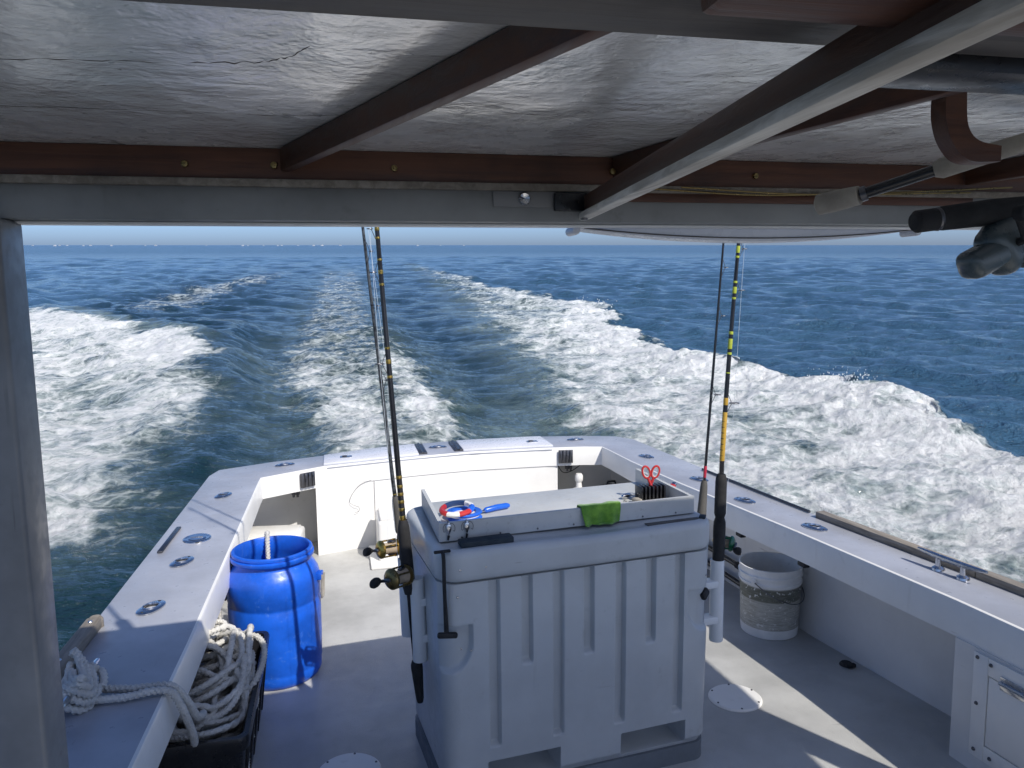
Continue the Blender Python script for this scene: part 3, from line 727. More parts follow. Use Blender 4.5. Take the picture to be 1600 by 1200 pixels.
    # unseen shelter front: roof cut short and bulkhead kept low to let sun in
    q = MB(); q.box((.75, -2.36, .20), (3.1, .05, .44), bev=.004); cb = part('unseen_bulkhead', q, 'gelcoat', boat)
    for x in (-.80, 2.28):
        q = MB(); q.box((x, -1.38, .92), (.05, .05, 1.82), bev=.006); part('unseen_post', q, 'post_paint', cb)
    # whip aerial on the roof: its shadow falls on the left gunwale
    q = MB(); q.tube([(-.02, 1.30, 1.86), (-.02, 1.30, 2.02)], .022, 12); q.tube([(-.02, 1.30, 2.02), (-.02, 1.30, 2.9)], [.009, .004], 8)
    part('aerial', q, 'white_plastic', rf)
roof()

# ------------------------------------------------------------------ insulated fish box
CO = Vector((.262, 2.161, 0)); CA = R(5.9); CW, CD = .935, .54
box = thing('fish_box', 'large white insulated fish box with vertical grooves, in the middle of the cockpit', 'fish box', CO, CA)
CB = Matrix.Translation(CO) @ Matrix.Rotation(CA, 4, 'Z'); CBI = CB.inverted()
def L3(p): return CBI @ Vector(p)
def rrect(w, d, r, nf, ns, nc, inset=0):
    """closed outline of a rounded rectangle, front side (y=0) first; returns points and a flag for the front"""
    pts = []; x0, x1, y0, y1 = inset, w - inset, inset, d - inset; r = max(r - inset, .004)
    def arc(cx, cy, a0): return [(cx + r * math.cos(a0 + math.pi / 2 * k / nc), cy + r * math.sin(a0 + math.pi / 2 * k / nc)) for k in range(nc)]
    pts += [(x0 + r + (x1 - x0 - 2 * r) * k / nf, y0) for k in range(nf)]
    pts += arc(x1 - r, y0 + r, -math.pi / 2)
    pts += [(x1, y0 + r + (y1 - y0 - 2 * r) * k / ns) for k in range(ns)]
    pts += arc(x1 - r, y1 - r, 0)
    pts += [(x1 - r - (x1 - x0 - 2 * r) * k / ns, y1) for k in range(ns)]
    pts += arc(x0 + r, y1 - r, math.pi / 2)
    pts += [(x0, y1 - r - (y1 - y0 - 2 * r) * k / ns) for k in range(ns)]
    pts += arc(x0 + r, y0 + r, math.pi)
    return pts
def sm(a, b, x):
    t = min(1, max(0, (x - a) / (b - a))); return t * t * (3 - 2 * t)
def fish_box():
    zb, zt = .065, .745
    nf, ns, nc = 260, 14, 7
    outl = rrect(CW, CD, .055, nf, ns, nc)
    grooves = [(.165, .215), (.270, .470), (.374, .211), (.478, .469), (.587, .208), (.695, .468), (.801, .204)]
    def depth(x, z):
        d = 0
        for gx, gz in grooves:
            a = sm(.0185, .0135, abs(x - gx)) if abs(x - gx) < .0185 else 0
            if a: d = max(d, .021 * a * sm(gz - .012, gz + .004, z) * sm(zt + .0, zt - .006, z))
        for cx, s in ((.020, 1), (.912, -1)):                         # latch pockets: straight top, round bottom
            dx = (x - cx) / .078; top = .61
            if z < top + .01:
                e = math.hypot(dx, min(0, (z - .56)) / .095)
                d = max(d, .022 * sm(1.03, .90, e) * sm(top + .008, top - .004, z))
            if abs(x - cx + .008 * s) < .014 and z >= top - .03: d = max(d, .010 * sm(.014, .008, abs(x - cx + .008 * s)))
        for x0, x1 in ((.145, .378), (.598, .832)):                    # fork openings
            q = sm(x0 - .004, x0 + .004, x) * sm(x1 + .004, x1 - .004, x) * sm(.160, .150, z) * sm(zb + .012, zb + .02, z)
            d = max(d, .11 * q)
        # slight belly of the moulding
        return d - .004 * math.sin(math.pi * min(1, max(0, (z - zb) / (zt - zb)))) * math.sin(math.pi * min(1, max(0, x / CW)))
    zs = sorted(set([round(q, 5) for q in np.concatenate([np.linspace(zb, .17, 34), np.linspace(.17, .24, 24), np.linspace(.24, .44, 14), np.linspace(.44, .64, 44), np.linspace(.64, zt, 16)])]))
    n = len(outl); v = []; f = []
    for z in zs:
        ins = .012 * (1 - (z - zb) / (zt - zb)) + .016 * sm(zb + .03, zb, z)
        ring = rrect(CW, CD, .055, nf, ns, nc, ins)
        for i, (x, y) in enumerate(ring):
            if i <= nf or i > n - 6: y = y + depth(x, z)
            elif nf < i < nf + nc or i >= n - nc: y = y + depth(x, z) * .8
            v.append((x, y, z))
    for i in range(len(zs) - 1):
        for k in range(n): f.append((i * n + k, i * n + (k + 1) % n, (i + 1) * n + (k + 1) % n, (i + 1) * n + k))
    f.append(tuple(range(n - 1, -1, -1))); f.append(tuple((len(zs) - 1) * n + k for k in range(n)))
    mb = MB(); mb.raw(v, f); part('body', mb, 'bin_plastic', box, 'grooved white box body with latch pockets and fork openings', smooth=50)
    # base skid
    b = MB(); ring = rrect(CW, CD, .06, 12, 8, 8, .008); b.prism([(x, y + .01) for x, y in ring], 0, .064); part('base', b, 'bin_base', box, 'dark grey base under the fish box')
    # lid
    v = []; f = []
    zl = [(.748, .006), (.752, .000), (.757, -.004), (.770, -.005), (.820, -.006), (.829, -.0045), (.836, -.0005), (.8405, .006), (.843, .014), (.8435, .024), (.8405, .030), (.840, .06), (.8425, .2)]
    for z, ins in zl:
        ring = rrect(CW, CD, .07, 40, 18, 9, ins)
        if ins > .1: ring = [(CW / 2 + (x - CW / 2) * .3, CD / 2 + (y - CD / 2) * .2) for x, y in rrect(CW, CD, .07, 40, 18, 9, .06)]
        for x, y in ring:
            v.append((x, y, z + .002 * math.sin(x * 9) * (1 if z > .81 else .3)))
    n = len(ring)
    for i in range(len(zl) - 1):
        for k in range(n): f.append((i * n + k, i * n + (k + 1) % n, (i + 1) * n + (k + 1) % n, (i + 1) * n + k))
    f.append(tuple(range(n - 1, -1, -1))); f.append(tuple((len(zl) - 1) * n + k for k in range(n)))
    mb = MB(); mb.raw(v, f); lid = part('lid', mb, 'bin_plastic', box, 'white moulded lid of the fish box', smooth=50)
    g = MB(); g.box((.80, .042, .842), (.20, .030, .004), bev=.0015); part('dark_lid_strip', g, 'grey_grip', lid)  # thin dark grey strip laid on the lid
    # rubber T latches
    for cx, s in ((.012, 1), (.920, -1)):
        m_ = MB(); y0 = -.012 if s > 0 else -.010
        if s > 0:
            m_.tube([(cx, .012, .846), (cx, .000, .8425), (cx, -.0045, .825), (cx, -.004, .75), (cx + .003, .005, .70), (cx + .006, .008, .60)], [.006, .006, .006, .006, .006, .008], 8)
            m_.box((cx, .012, .847), (.05, .012, .008), bev=.003); m_.box((cx + .008, .004, .592), (.062, .016, .018), Matrix.Rotation(R(8), 3, 'Y'), .006)
        else:
            m_.box((cx - .008, .026, .585), (.040, .018, .026), Matrix.Rotation(R(-32), 3, 'Y') @ Matrix.Rotation(.5, 3, 'Z'), .006)
            q_ = MB(); q_.box((cx - .012, .040, .848), (.034, .022, .008), Matrix.Rotation(.9, 3, 'Z'), .003); part('latch_hook', q_, 'pad', box)
        part('latch', m_, 'rubber', box)
    for x, z in ((.052, .706), (-.001 + .06, .545), (.09, .535), (.90, .66), (.060, .79), (.14, .79)):
        m_ = MB(); m_.lathe([(0, .003), (.003, .0025), (.004, -.001)], (x, -.005 if z > .75 else -.001, z), (0, -1, 0), 8); part('rivet', m_, 'steel', box)
    # bait tray screwed on the lid: board and three upstands
    t = MB(); fl = L3((.284, 2.268, 0)); fr_ = L3((1.147, 2.352, 0)); bl = L3((.274, 2.675, 0)); br = L3((1.112, 2.755, 0))
    z0, z1 = .8465, .905
    t.prism([(p.x, p.y) for p in (fl, fr_, br, bl)], z0, z0 + .012, bev=.001); tray = part('bait_tray', t, 'tray_board', box, 'grey bait tray on the lid with low sides', smooth=30)
    def side(a, b, za=z1, zb2=z1, off=0):
        q = MB(); d = (b - a).normalized(); nn = Vector((-d.y, d.x, 0)) * .006
        vv = []
        for p, zz in ((a, za), (b, zb2)):
            for s in (-1, 1):
                vv.append((p.x + nn.x * s, p.y + nn.y * s, z0 + .0005)); vv.append((p.x + nn.x * s, p.y + nn.y * s, zz))
        q.raw(vv, [(0, 1, 3, 2), (4, 6, 7, 5), (0, 4, 5, 1), (2, 3, 7, 6), (1, 5, 7, 3), (0, 2, 6, 4)]); return part('tray_side', q, 'tray_board', tray, smooth=30)
    e = Vector((.008, 0, 0)); ey = Vector((0, .007, 0))
    side(fl - e, fr_ + e); side(bl - e * .2, fl + ey - e * .2, z1 + .004, z1); side(br + e * .2, fr_ + ey + e * .2, z1 + .006, z1)
    for k in range(7):
        p = fl.lerp(fr_, (k + .5) / 7); q = MB(); q.lathe([(0, .0025), (.0025, .002), (.0035, -.001)], (p.x, p.y - .0063, z0 + .008), (0, -1, 0), 8); part('screw', q, 'dark_steel', tray)
    pad = MB(); pad.box((.157, .048, .8525), (.165, .045, .018), bev=.003); part('rubber_pad', pad, 'pad', lid, 'dark rubber strip on the lid edge')
    # rod tubes on both ends
    for (x, y, za, zb_) in ((.2145, 2.40, .41, .69), (.196, 2.62, .40, .68), (1.285, 2.42, .345, .645), (1.345, 2.67, .40, .72)):
        a = L3((x + .006 * (1 if x < .6 else 0), y, za)); b = L3((x, y, zb_)); q = MB()
        d = (b - a).normalized()
        q.tube([a, a + d * .003, b - d * .004, b, b - d * .001, a.lerp(b, .6)], [.0235, .0245, .0245, .024, .0205, .020], 24)
        tb = part('rod_tube', q, 'pvc', box)
        sgn = 1 if x < .6 else -1
        for k in (.28, .72):
            p = a.lerp(b, k); q = MB(); xe = .004 if sgn > 0 else CW - .004
            q.box(((p.x + xe) / 2, p.y, p.z), (abs(xe - p.x) + .02, .046, .026), bev=.004); part('bracket', q, 'pvc', tb)
fish_box()

# ------------------------------------------------------------------ fishing rods
def conv_reel(parent, c, axis, up, col, knobcol='rubber', s=1.0, off=None):
    """multiplier reel: two side plates, spool, cage bars, crank with knob, foot"""
    c = Vector(c); ax = Vector(axis).normalized(); u = Vector(up).normalized(); w = ax.cross(u)
    m_ = MB(); hw = .028 * s
    for sg in (-1, 1):
        m_.lathe([(0, hw + .012 * s), (.016 * s, hw + .012 * s), (.026 * s, hw + .008 * s), (.031 * s, hw + .002 * s), (.031 * s, hw - .004 * s), (0, hw - .004 * s)], c, ax * sg, 28)
    for k in range(4):
        a = k * math.pi / 2 + .6; p = c + (u * math.cos(a) + w * math.sin(a)) * .028 * s; m_.tube([p - ax * hw, p + ax * hw], .003 * s, 8)
    rl = part('reel', m_, col, parent, off=off)
    q = MB(); q.lathe([(.022 * s, -hw + .004 * s), (.019 * s, -hw * .6), (.019 * s, hw * .6), (.022 * s, hw - .004 * s)], c, ax, 24); part('spool', q, 'cork', rl, off=off)
    q = MB(); e = c + ax * (hw + .016 * s); q.tube([c + ax * hw, e], .007 * s, 10); tip = e + (u * -.3 + w * .95) * .036 * s
    q.tube([e - (tip - e) * .35, e, tip], [.004 * s, .006 * s, .004 * s], 8); part('crank', q, 'dark_steel', rl, off=off)
    q = MB(); q.lathe([(0, -.002), (.006 * s, 0), (.012 * s, .010 * s), (.0135 * s, .020 * s), (.011 * s, .028 * s), (0, .031 * s)], tip, ax, 16, sx=1.0, sy=1.5); part('knob', q, knobcol, rl, off=off)
    q = MB(); q.lathe([(.010 * s, 0), (.010 * s, .006 * s), (.004 * s, .008 * s), (0, .008 * s)], c + ax * (hw + .010 * s) * -1, -ax, 14); part('drag_cap', q, 'gold', rl, off=off)
    return rl
def rod(name, label, path, zs, blank, r0, r1, grips, wraps, guides, reel=None, line=True, gdir=(0, -1, 0), top=2.35):
    """path(z) -> (x, y); grips: (z0, z1, r0, r1, mat); wraps: (z0, z1, mat); guides: (z, ring radius)"""
    base = Vector((*path(zs), zs)); t = thing(name, label, 'fishing rod', base)
    P = lambda z: Vector((*path(z), z))
    z = np.linspace(zs, top, 40); rad = [r0 + (r1 - r0) * (q - zs) / (top - zs) for q in z]
    rz = lambda q: r0 + (r1 - r0) * (q - zs) / (top - zs)
    m_ = MB(); m_.tube([P(q) for q in z], rad, 10); part('blank', m_, blank, t, off=base)
    for a, b, ra, rb, mt in grips:
        m_ = MB(); q = np.linspace(a, b, 12); e = [ra + (rb - ra) * k / 11 for k in range(12)]; e[0] *= .8; e[-1] *= .7; e[-2] *= .95
        m_.tube([P(k) for k in q], e, 16); part('grip', m_, mt, t, off=base)
    for a, b, mt in wraps:
        m_ = MB(); m_.tube([P(a), P(a + .002), P(b - .002), P(b)], [rz(a) + .0002, rz(a) + .0006, rz(b) + .0006, rz(b) + .0002], 12); part('thread_wrap', m_, mt, t, off=base)
    g = Vector(gdir).normalized(); rings = []
    for gz, gr in guides:
        c = P(gz) + g * (rz(gz) + gr + .006); m_ = MB(); sd = g.cross(Vector((0, 0, 1)))
        m_.tube([c + (g * math.cos(a) + sd * math.sin(a)) * gr for a in np.linspace(0, 2 * math.pi, 17)[:-1]], .0013, 6, closed=True)
        for dz in (-.03, .03): m_.tube([P(gz + dz) + g * rz(gz), c - g * gr * .6 + Vector((0, 0, dz * .1)), c + g * gr * .2 * (1 if dz > 0 else -1)], .0011, 6)
        part('guide', m_, 'dark_steel', t, off=base); rings.append(c)
    if reel:
        rc, axis, col, s = reel
        rl = conv_reel(t, rc, axis, (0, 0, 1), col, s=s, off=base)
        q = MB(); q.beam(Vector(rc), P(rc[2]), .014, .05, .002); part('reel_foot', q, 'dark_steel', t, off=base)
        if line and rings:
            rings = sorted(rings, key=lambda c: c.z); m_ = MB(); m_.tube([Vector(rc) + Vector((0, 0, .02))] + rings, .0005, 5); part('line', m_, 'fishing_line', t, off=base)
    return t
def pa(z): return (.2145 - .059 * (z - .27) + .004 * (z - .9) ** 2, 2.40)
rod('fishing_rod', 'thick black rod with gold bands and bronze reel, left of the fish box', pa, .27, 'blank_black', .0115, .0055,
    [(.265, .41, .012, .021, 'rubber'), (.64, .885, .021, .0185, 'foam_grip')],
    [(.885, .90, 'gold'), (.915, .925, 'gold'), (.94, .95, 'gold'), (.965, .975, 'gold'), (.99, 1.0, 'gold'), (1.02, 1.03, 'gold'), (1.34, 1.348, 'gold'), (1.385, 1.398, 'gold'), (1.43, 1.437, 'gold'), (1.625, 1.632, 'gold'), (1.66, 1.672, 'gold'), (1.70, 1.706, 'gold'), (1.765, 1.771, 'gold'), (1.79, 1.80, 'gold'), (2.0, 2.01, 'gold')],
    [(1.385, .014), (1.665, .011), (1.795, .009), (2.05, .007), (2.3, .005)], ((.158, 2.362, .712), (-.80, -.6, .05), 'bronze', 1.08), gdir=(-1, -.2, 0))
def pb(z): return (.1925 - .10 * (z - .68) if z < .95 else .1655 - .083 * (z - .95), 2.62)
rod('fishing_rod', 'slim speckled black rod with gold reel behind the thicker left rod', pb, .40, 'blank_speckle', .0085, .0035,
    [(.405, .62, .012, .016, 'rubber'), (.62, .775, .0145, .014, 'blank_speckle'), (.775, .905, .0165, .013, 'grey_grip')],
    [(.91, .915, 'gold'), (1.30, 1.31, 'blank_black'), (1.56, 1.566, 'blank_black')],
    [(1.31, .012), (1.56, .009), (1.74, .007), (2.0, .006), (2.25, .004)], ((.139, 2.60, .728), (-.9, -.42, .05), 'gold', 1.0), gdir=(1, -.3, 0))
def pd(z): return (1.2875 + .02 * (z - .6) + (.045 * (z - 1.0) ** 1.3 if z > 1 else 0), 2.42)
rod('fishing_rod', 'black and yellow banded rod with green reel, right of the fish box', pd, .34, 'blank_black', .0105, .0045,
    [(.345, .62, .012, .017, 'rubber'), (.62, .80, .0205, .022, 'rubber'), (.80, .955, .0205, .020, 'foam_grip')],
    [(1.003, 1.175, 'yellow_wrap'), (1.20, 1.225, 'yellow_wrap'), (1.375, 1.383, 'lime_wrap'), (1.395, 1.43, 'lime_wrap'), (1.445, 1.455, 'lime_wrap'), (1.31, 1.314, 'lime_wrap'), (1.565, 1.572, 'lime_wrap'), (1.585, 1.607, 'lime_wrap'), (1.62, 1.627, 'lime_wrap'), (1.705, 1.712, 'lime_wrap'), (1.722, 1.745, 'lime_wrap'), (1.765, 1.775, 'lime_wrap')] +
    [(1.02 + k * .02, 1.024 + k * .02, 'blank_black') for k in range(8)],
    [(1.205, .017), (1.595, .012), (1.735, .010), (2.0, .008), (2.25, .005)], ((1.332, 2.46, .692), (.75, -.66, -.1), 'green_reel', .92), gdir=(1, -.1, 0))
def pc(z): return (1.352 + .068 * (z - .8), 2.67)
rod('fishing_rod', 'thin plain black rod with grey grip behind the yellow banded rod', pc, .41, 'blank_black', .0065, .003,
    [(.415, .70, .012, .014, 'rubber'), (.72, .868, .0185, .013, 'grey_grip')],
    [(.88, .925, 'red_wrap'), (1.19, 1.20, 'blank_speckle'), (1.21, 1.218, 'blank_speckle')],
    [(1.20, .013), (1.5, .010), (1.68, .008), (1.95, .006), (2.2, .004)], None, gdir=(1, -.15, 0))

# rods stowed overhead on wooden hooks at the right
def hook(x, y):
    m_ = MB(); prof = [(0, 0), (.0, -.045), (.012, -.075), (.035, -.092), (.075, -.092), (.075, -.075), (.045, -.070), (.030, -.055), (.026, -.025), (.026, 0)]
    o_ = [tuple(p)[:2] for p in smoothpath([(a, b, 0) for a, b in prof[:5]], 5)]; i_ = [tuple(p)[:2] for p in smoothpath([(a, b, 0) for a, b in prof[5:]], 5)]; prof = o_ + i_
    v = []; f = []; n = len(prof)
    for yy in (y, y + .022):
        for a, b in prof: v.append((x + a, yy, 1.8295 + b))
    f.append(tuple(range(n))); f.append(tuple(range(2 * n - 1, n - 1, -1)))
    for k in range(n): f.append((k, (k + 1) % n, n + (k + 1) % n, n + k))
    m_.raw(v, f); return m_
rf = [o for o in boat.children if o.name.startswith('roof')][0]
for x, y in ((.655, .74), (.79, .70)): part('rod_hook', hook(x, y), 'mahogany', rf, 'curved wooden hook for stowed rods')
def stowed():
    a = Vector((.800, 1.17, 1.7395)); b = Vector((.845, .90, 1.777)); d = (b - a)
    a = Vector((.765, 1.13, 1.733)); b = Vector((.85, .93, 1.795))
    t = thing('fishing_rod', 'rod with two pale cork grips stowed overhead under the roof', 'fishing rod', a)
    def L(k): return a.lerp(b, k)
    # grips as seen: cork butt, dark seat, cork foregrip
    A = Vector((.753, 1.115, 1.7305)); B = Vector((.79, 1.06, 1.7405)); Cc = Vector((.86, .99, 1.768)); D = Vector((.95, .91, 1.80)); E_ = Vector((1.25, .62, 1.81))
    m_ = MB(); m_.tube([A, A.lerp(B, .06), A.lerp(B, .5), B], [.010, .0165, .0165, .0145], 16); part('grip', m_, 'pale_cork', t, off=a)
    m_ = MB(); m_.tube([B, Cc], .0085, 12); part('reel_seat', m_, 'blank_black', t, off=a)
    m_ = MB(); m_.tube([Cc, Cc.lerp(D, .08), D], [.010, .0150, .0130], 16); part('grip', m_, 'pale_cork', t, off=a)
    m_ = MB(); m_.tube([D, E_], [.008, .006], 10); part('blank', m_, 'blank_black', t, off=a)
    m_ = MB(); m_.tube([B.lerp(Cc, .02), B.lerp(Cc, .1)], .0115, 12); part('collar', m_, 'dark_steel', t, off=a)
    # black rod with the big dark reel hanging under it
    a = Vector((.628, .75, 1.671)); b = Vector((.98, .70, 1.712))
    t = thing('fishing_rod', 'black rod stowed overhead with a dark reel hanging at the right edge', 'fishing rod', a)
    u = (b - a).normalized()
    m_ = MB(); m_.tube([a, a + u * .004, a + u * .022, a + u * .030, a + u * .034, a + u * .09, a + u * .15], [.009, .0125, .0125, .0125, .0135, .0145, .0125], 18); part('grip', m_, 'foam_grip', t, off=a)
    m_ = MB(); m_.tube([a + u * .15, b], [.009, .007], 12); part('blank', m_, 'blank_black', t, off=a)
    m_ = MB(); m_.lathe([(.0126, 0), (.0134, .002), (.0126, .004)], a + u * .026, u, 18); part('ring', m_, 'dark_steel', t, off=a)
    # spinning reel: stem, faceted body, rotor, spool, handle
    c = Vector((.735, .735, 1.646))
    m_ = MB(); m_.box(c, (.062, .040, .060), Matrix.Rotation(R(-38), 3, 'Y') @ Matrix.Rotation(.3, 3, 'Z'), .018, seg=4)
    m_.box(c + Vector((-.030, -.006, -.016)), (.056, .034, .032), Matrix.Rotation(R(-25), 3, 'Y'), .011, seg=3)
    rl = part('reel', m_, 'dark_reel', t, off=a)
    m_ = MB(); m_.beam(c + Vector((0, 0, .015)), a + u * .135 + Vector((0, 0, -.008)), .016, .014, .004); part('stem', m_, 'dark_reel', rl, off=a)
    m_ = MB(); m_.lathe([(0, -.002), (.020, 0), (.022, .006), (.016, .010), (.015, .030), (.021, .034), (.021, .040), (0, .042)], c + Vector((.026, -.004, -.004)), (.94, -.1, -.3), 22); part('spool', m_, 'dark_reel', rl, off=a)
    m_ = MB(); m_.tube([c + Vector((0, -.016, 0)), c + Vector((-.004, -.034, .004)), c + Vector((-.022, -.038, .030))], [.005, .005, .004], 8); m_.lathe([(0, -.002), (.008, 0), (.0095, .014), (0, .018)], c + Vector((-.022, -.038, .030)), (0, -1, 0), 14)
    part('crank', m_, 'rubber', rl, off=a)
    m_ = MB(); m_.tube([c + Vector((.05 + .02 * math.cos(q), -.02 + .001 * q, .0 + .028 * math.sin(q))) for q in np.linspace(-1.4, 1.6, 14)], .0022, 8); part('bail', m_, 'steel', rl, off=a)
stowed()

# ------------------------------------------------------------------ loose gear
def barrel():
    c = Vector((-.305, 3.275, 0))
    t = thing('plastic_barrel', 'open blue plastic barrel by the left gunwale', 'barrel', c)
    prof = [(.0, .012), (.150, .012), (.165, 0), (.172, .004), (.181, .022), (.1815, .05), (.1800, .056), (.1845, .066), (.187, .16), (.1885, .27), (.1885, .325), (.1855, .331), (.1855, .341), (.1885, .347), (.1895, .40), (.1885, .43), (.183, .452), (.171, .474), (.158, .489), (.1535, .496), (.1535, .508), (.166, .512), (.1695, .517), (.1695, .528), (.163, .531), (.160, .533), (.164, .537), (.164, .546), (.160, .550), (.152, .550), (.1485, .545), (.1485, .50), (.155, .48), (.17, .45), (.181, .40), (.180, .06), (.168, .03), (0, .025)]
    m_ = MB(); m_.lathe(prof, seg=72); part('body', m_, 'barrel_blue', t, smooth=40)
    for ang in (R(-12), R(180 - 10)):
        d = Vector((math.cos(ang), math.sin(ang), 0)); s = Vector((-d.y, d.x, 0)); rot = Matrix((s, d, Vector((0, 0, 1)))).transposed()
        m_ = MB(); m_.box(d * .194 + Vector((0, 0, .425)), (.052, .022, .03), rot, .005); lug = part('handle_lug', m_, 'barrel_blue', t)
        m_ = MB(); p = d * .207 + Vector((0, 0, .43)); m_.tube([p + s * .014, p + s * .016 + Vector((0, 0, -.08)) + d * -.004, p + s * .008 + Vector((0, 0, -.10)) + d * -.005, p - s * .008 + Vector((0, 0, -.10)) + d * -.005, p - s * .016 + Vector((0, 0, -.08)) + d * -.004, p - s * .014], .0055, 8)
        part('handle', m_, 'pale_cork', lug)
barrel()
def ropepath(pts, n, step): 
    q = smoothpath(pts, n); out = [q[0]]
    for p in q[1:]:
        if (p - out[-1]).length >= step: out.append(p)
    return out
RT = dict(seg=12, lobes=3, twist=160, lobe=.27)
def ropes():
    c = Vector((-.305, 3.275, 0))
    pts = [c + Vector(p) for p in ((-.045, .195, .40), (-.042, .178, .50), (-.035, .166, .557), (-.03, .145, .562), (-.03, .120, .52), (-.028, .105, .44), (-.02, .09, .30), (.03, .05, .10), (.05, -.05, .04))]
    m_ = MB(); m_.tube(ropepath(pts, 26, .004), .0095, **RT); solo('rope', m_, 'rope', 'short white rope hanging over the rim into the blue barrel', 'rope', c)
    p0 = Vector((-.515, 3.23, .40)); m_ = MB()
    pts = [p0 + Vector(p) for p in ((.0, .01, .02), (-.004, -.02, -.03), (-.002, -.028, -.10), (.003, -.03, -.17), (-.002, -.032, -.23), (.004, -.034, -.28), (.006, -.034, -.31))]
    m_.tube(ropepath(pts, 20, .004), .0085, **RT); m_.tube([pts[3], pts[3] + Vector((0, 0, -.02))], .0105, 12, m=1)
    m_.tube(ropepath([pts[-2], pts[-1] + Vector((-.012, -.006, -.03)), pts[-1] + Vector((0, -.01, -.055)), pts[-1] + Vector((.013, -.006, -.03)), pts[-2] + Vector((.004, 0, -.01))], 14, .004), .007, **RT)
    solo('rope', m_, ['rope', 'red_plastic'], 'thin rope with an orange band hanging at the barrel handle', 'rope', p0)
ropes()
def crate():
    c = Vector((-.53, 2.64, 0)); W, D, Hh = .43, .74, .30
    t = thing('storage_crate', 'black plastic crate full of rope under the left gunwale', 'crate', c)
    def ring(w, d, z, r=.03): 
        return [(x - w / 2, y - d / 2, z) for x, y in rrect(w, d, r, 4, 4, 4)]
    levels = [(W - .08, D - .08, 0), (W - .06, D - .06, .004), (W - .012, D - .012, Hh - .045), (W + .012, D + .012, Hh - .044), (W + .020, D + .020, Hh - .010), (W + .014, D + .014, Hh), (W - .016, D - .016, Hh), (W - .024, D - .024, Hh - .012), (W - .068, D - .068, .014)]
    v = []; f = []
    for w, d, z in levels: v += ring(w, d, z)
    n = len(ring(W, D, 0))
    for i in range(len(levels) - 1):
        for k in range(n): f.append((i * n + k, i * n + (k + 1) % n, (i + 1) * n + (k + 1) % n, (i + 1) * n + k))
    f.append(tuple(range(n - 1, -1, -1))); f.append(tuple((len(levels) - 1) * n + k for k in range(n)))
    m_ = MB(); m_.raw(v, f); part('body', m_, 'black_plastic', t)
    for s in (-1, 1):
        for k in range(5):
            m_ = MB(); y = -D / 2 + D * (k + .5) / 5; m_.beam((s * (W / 2 - .030), y, .02), (s * (W / 2 - .001), y, Hh - .045), .012, .012, .002, up=(0, 1, 0)); part('rib', m_, 'black_plastic', t)
    return c
CR = crate()
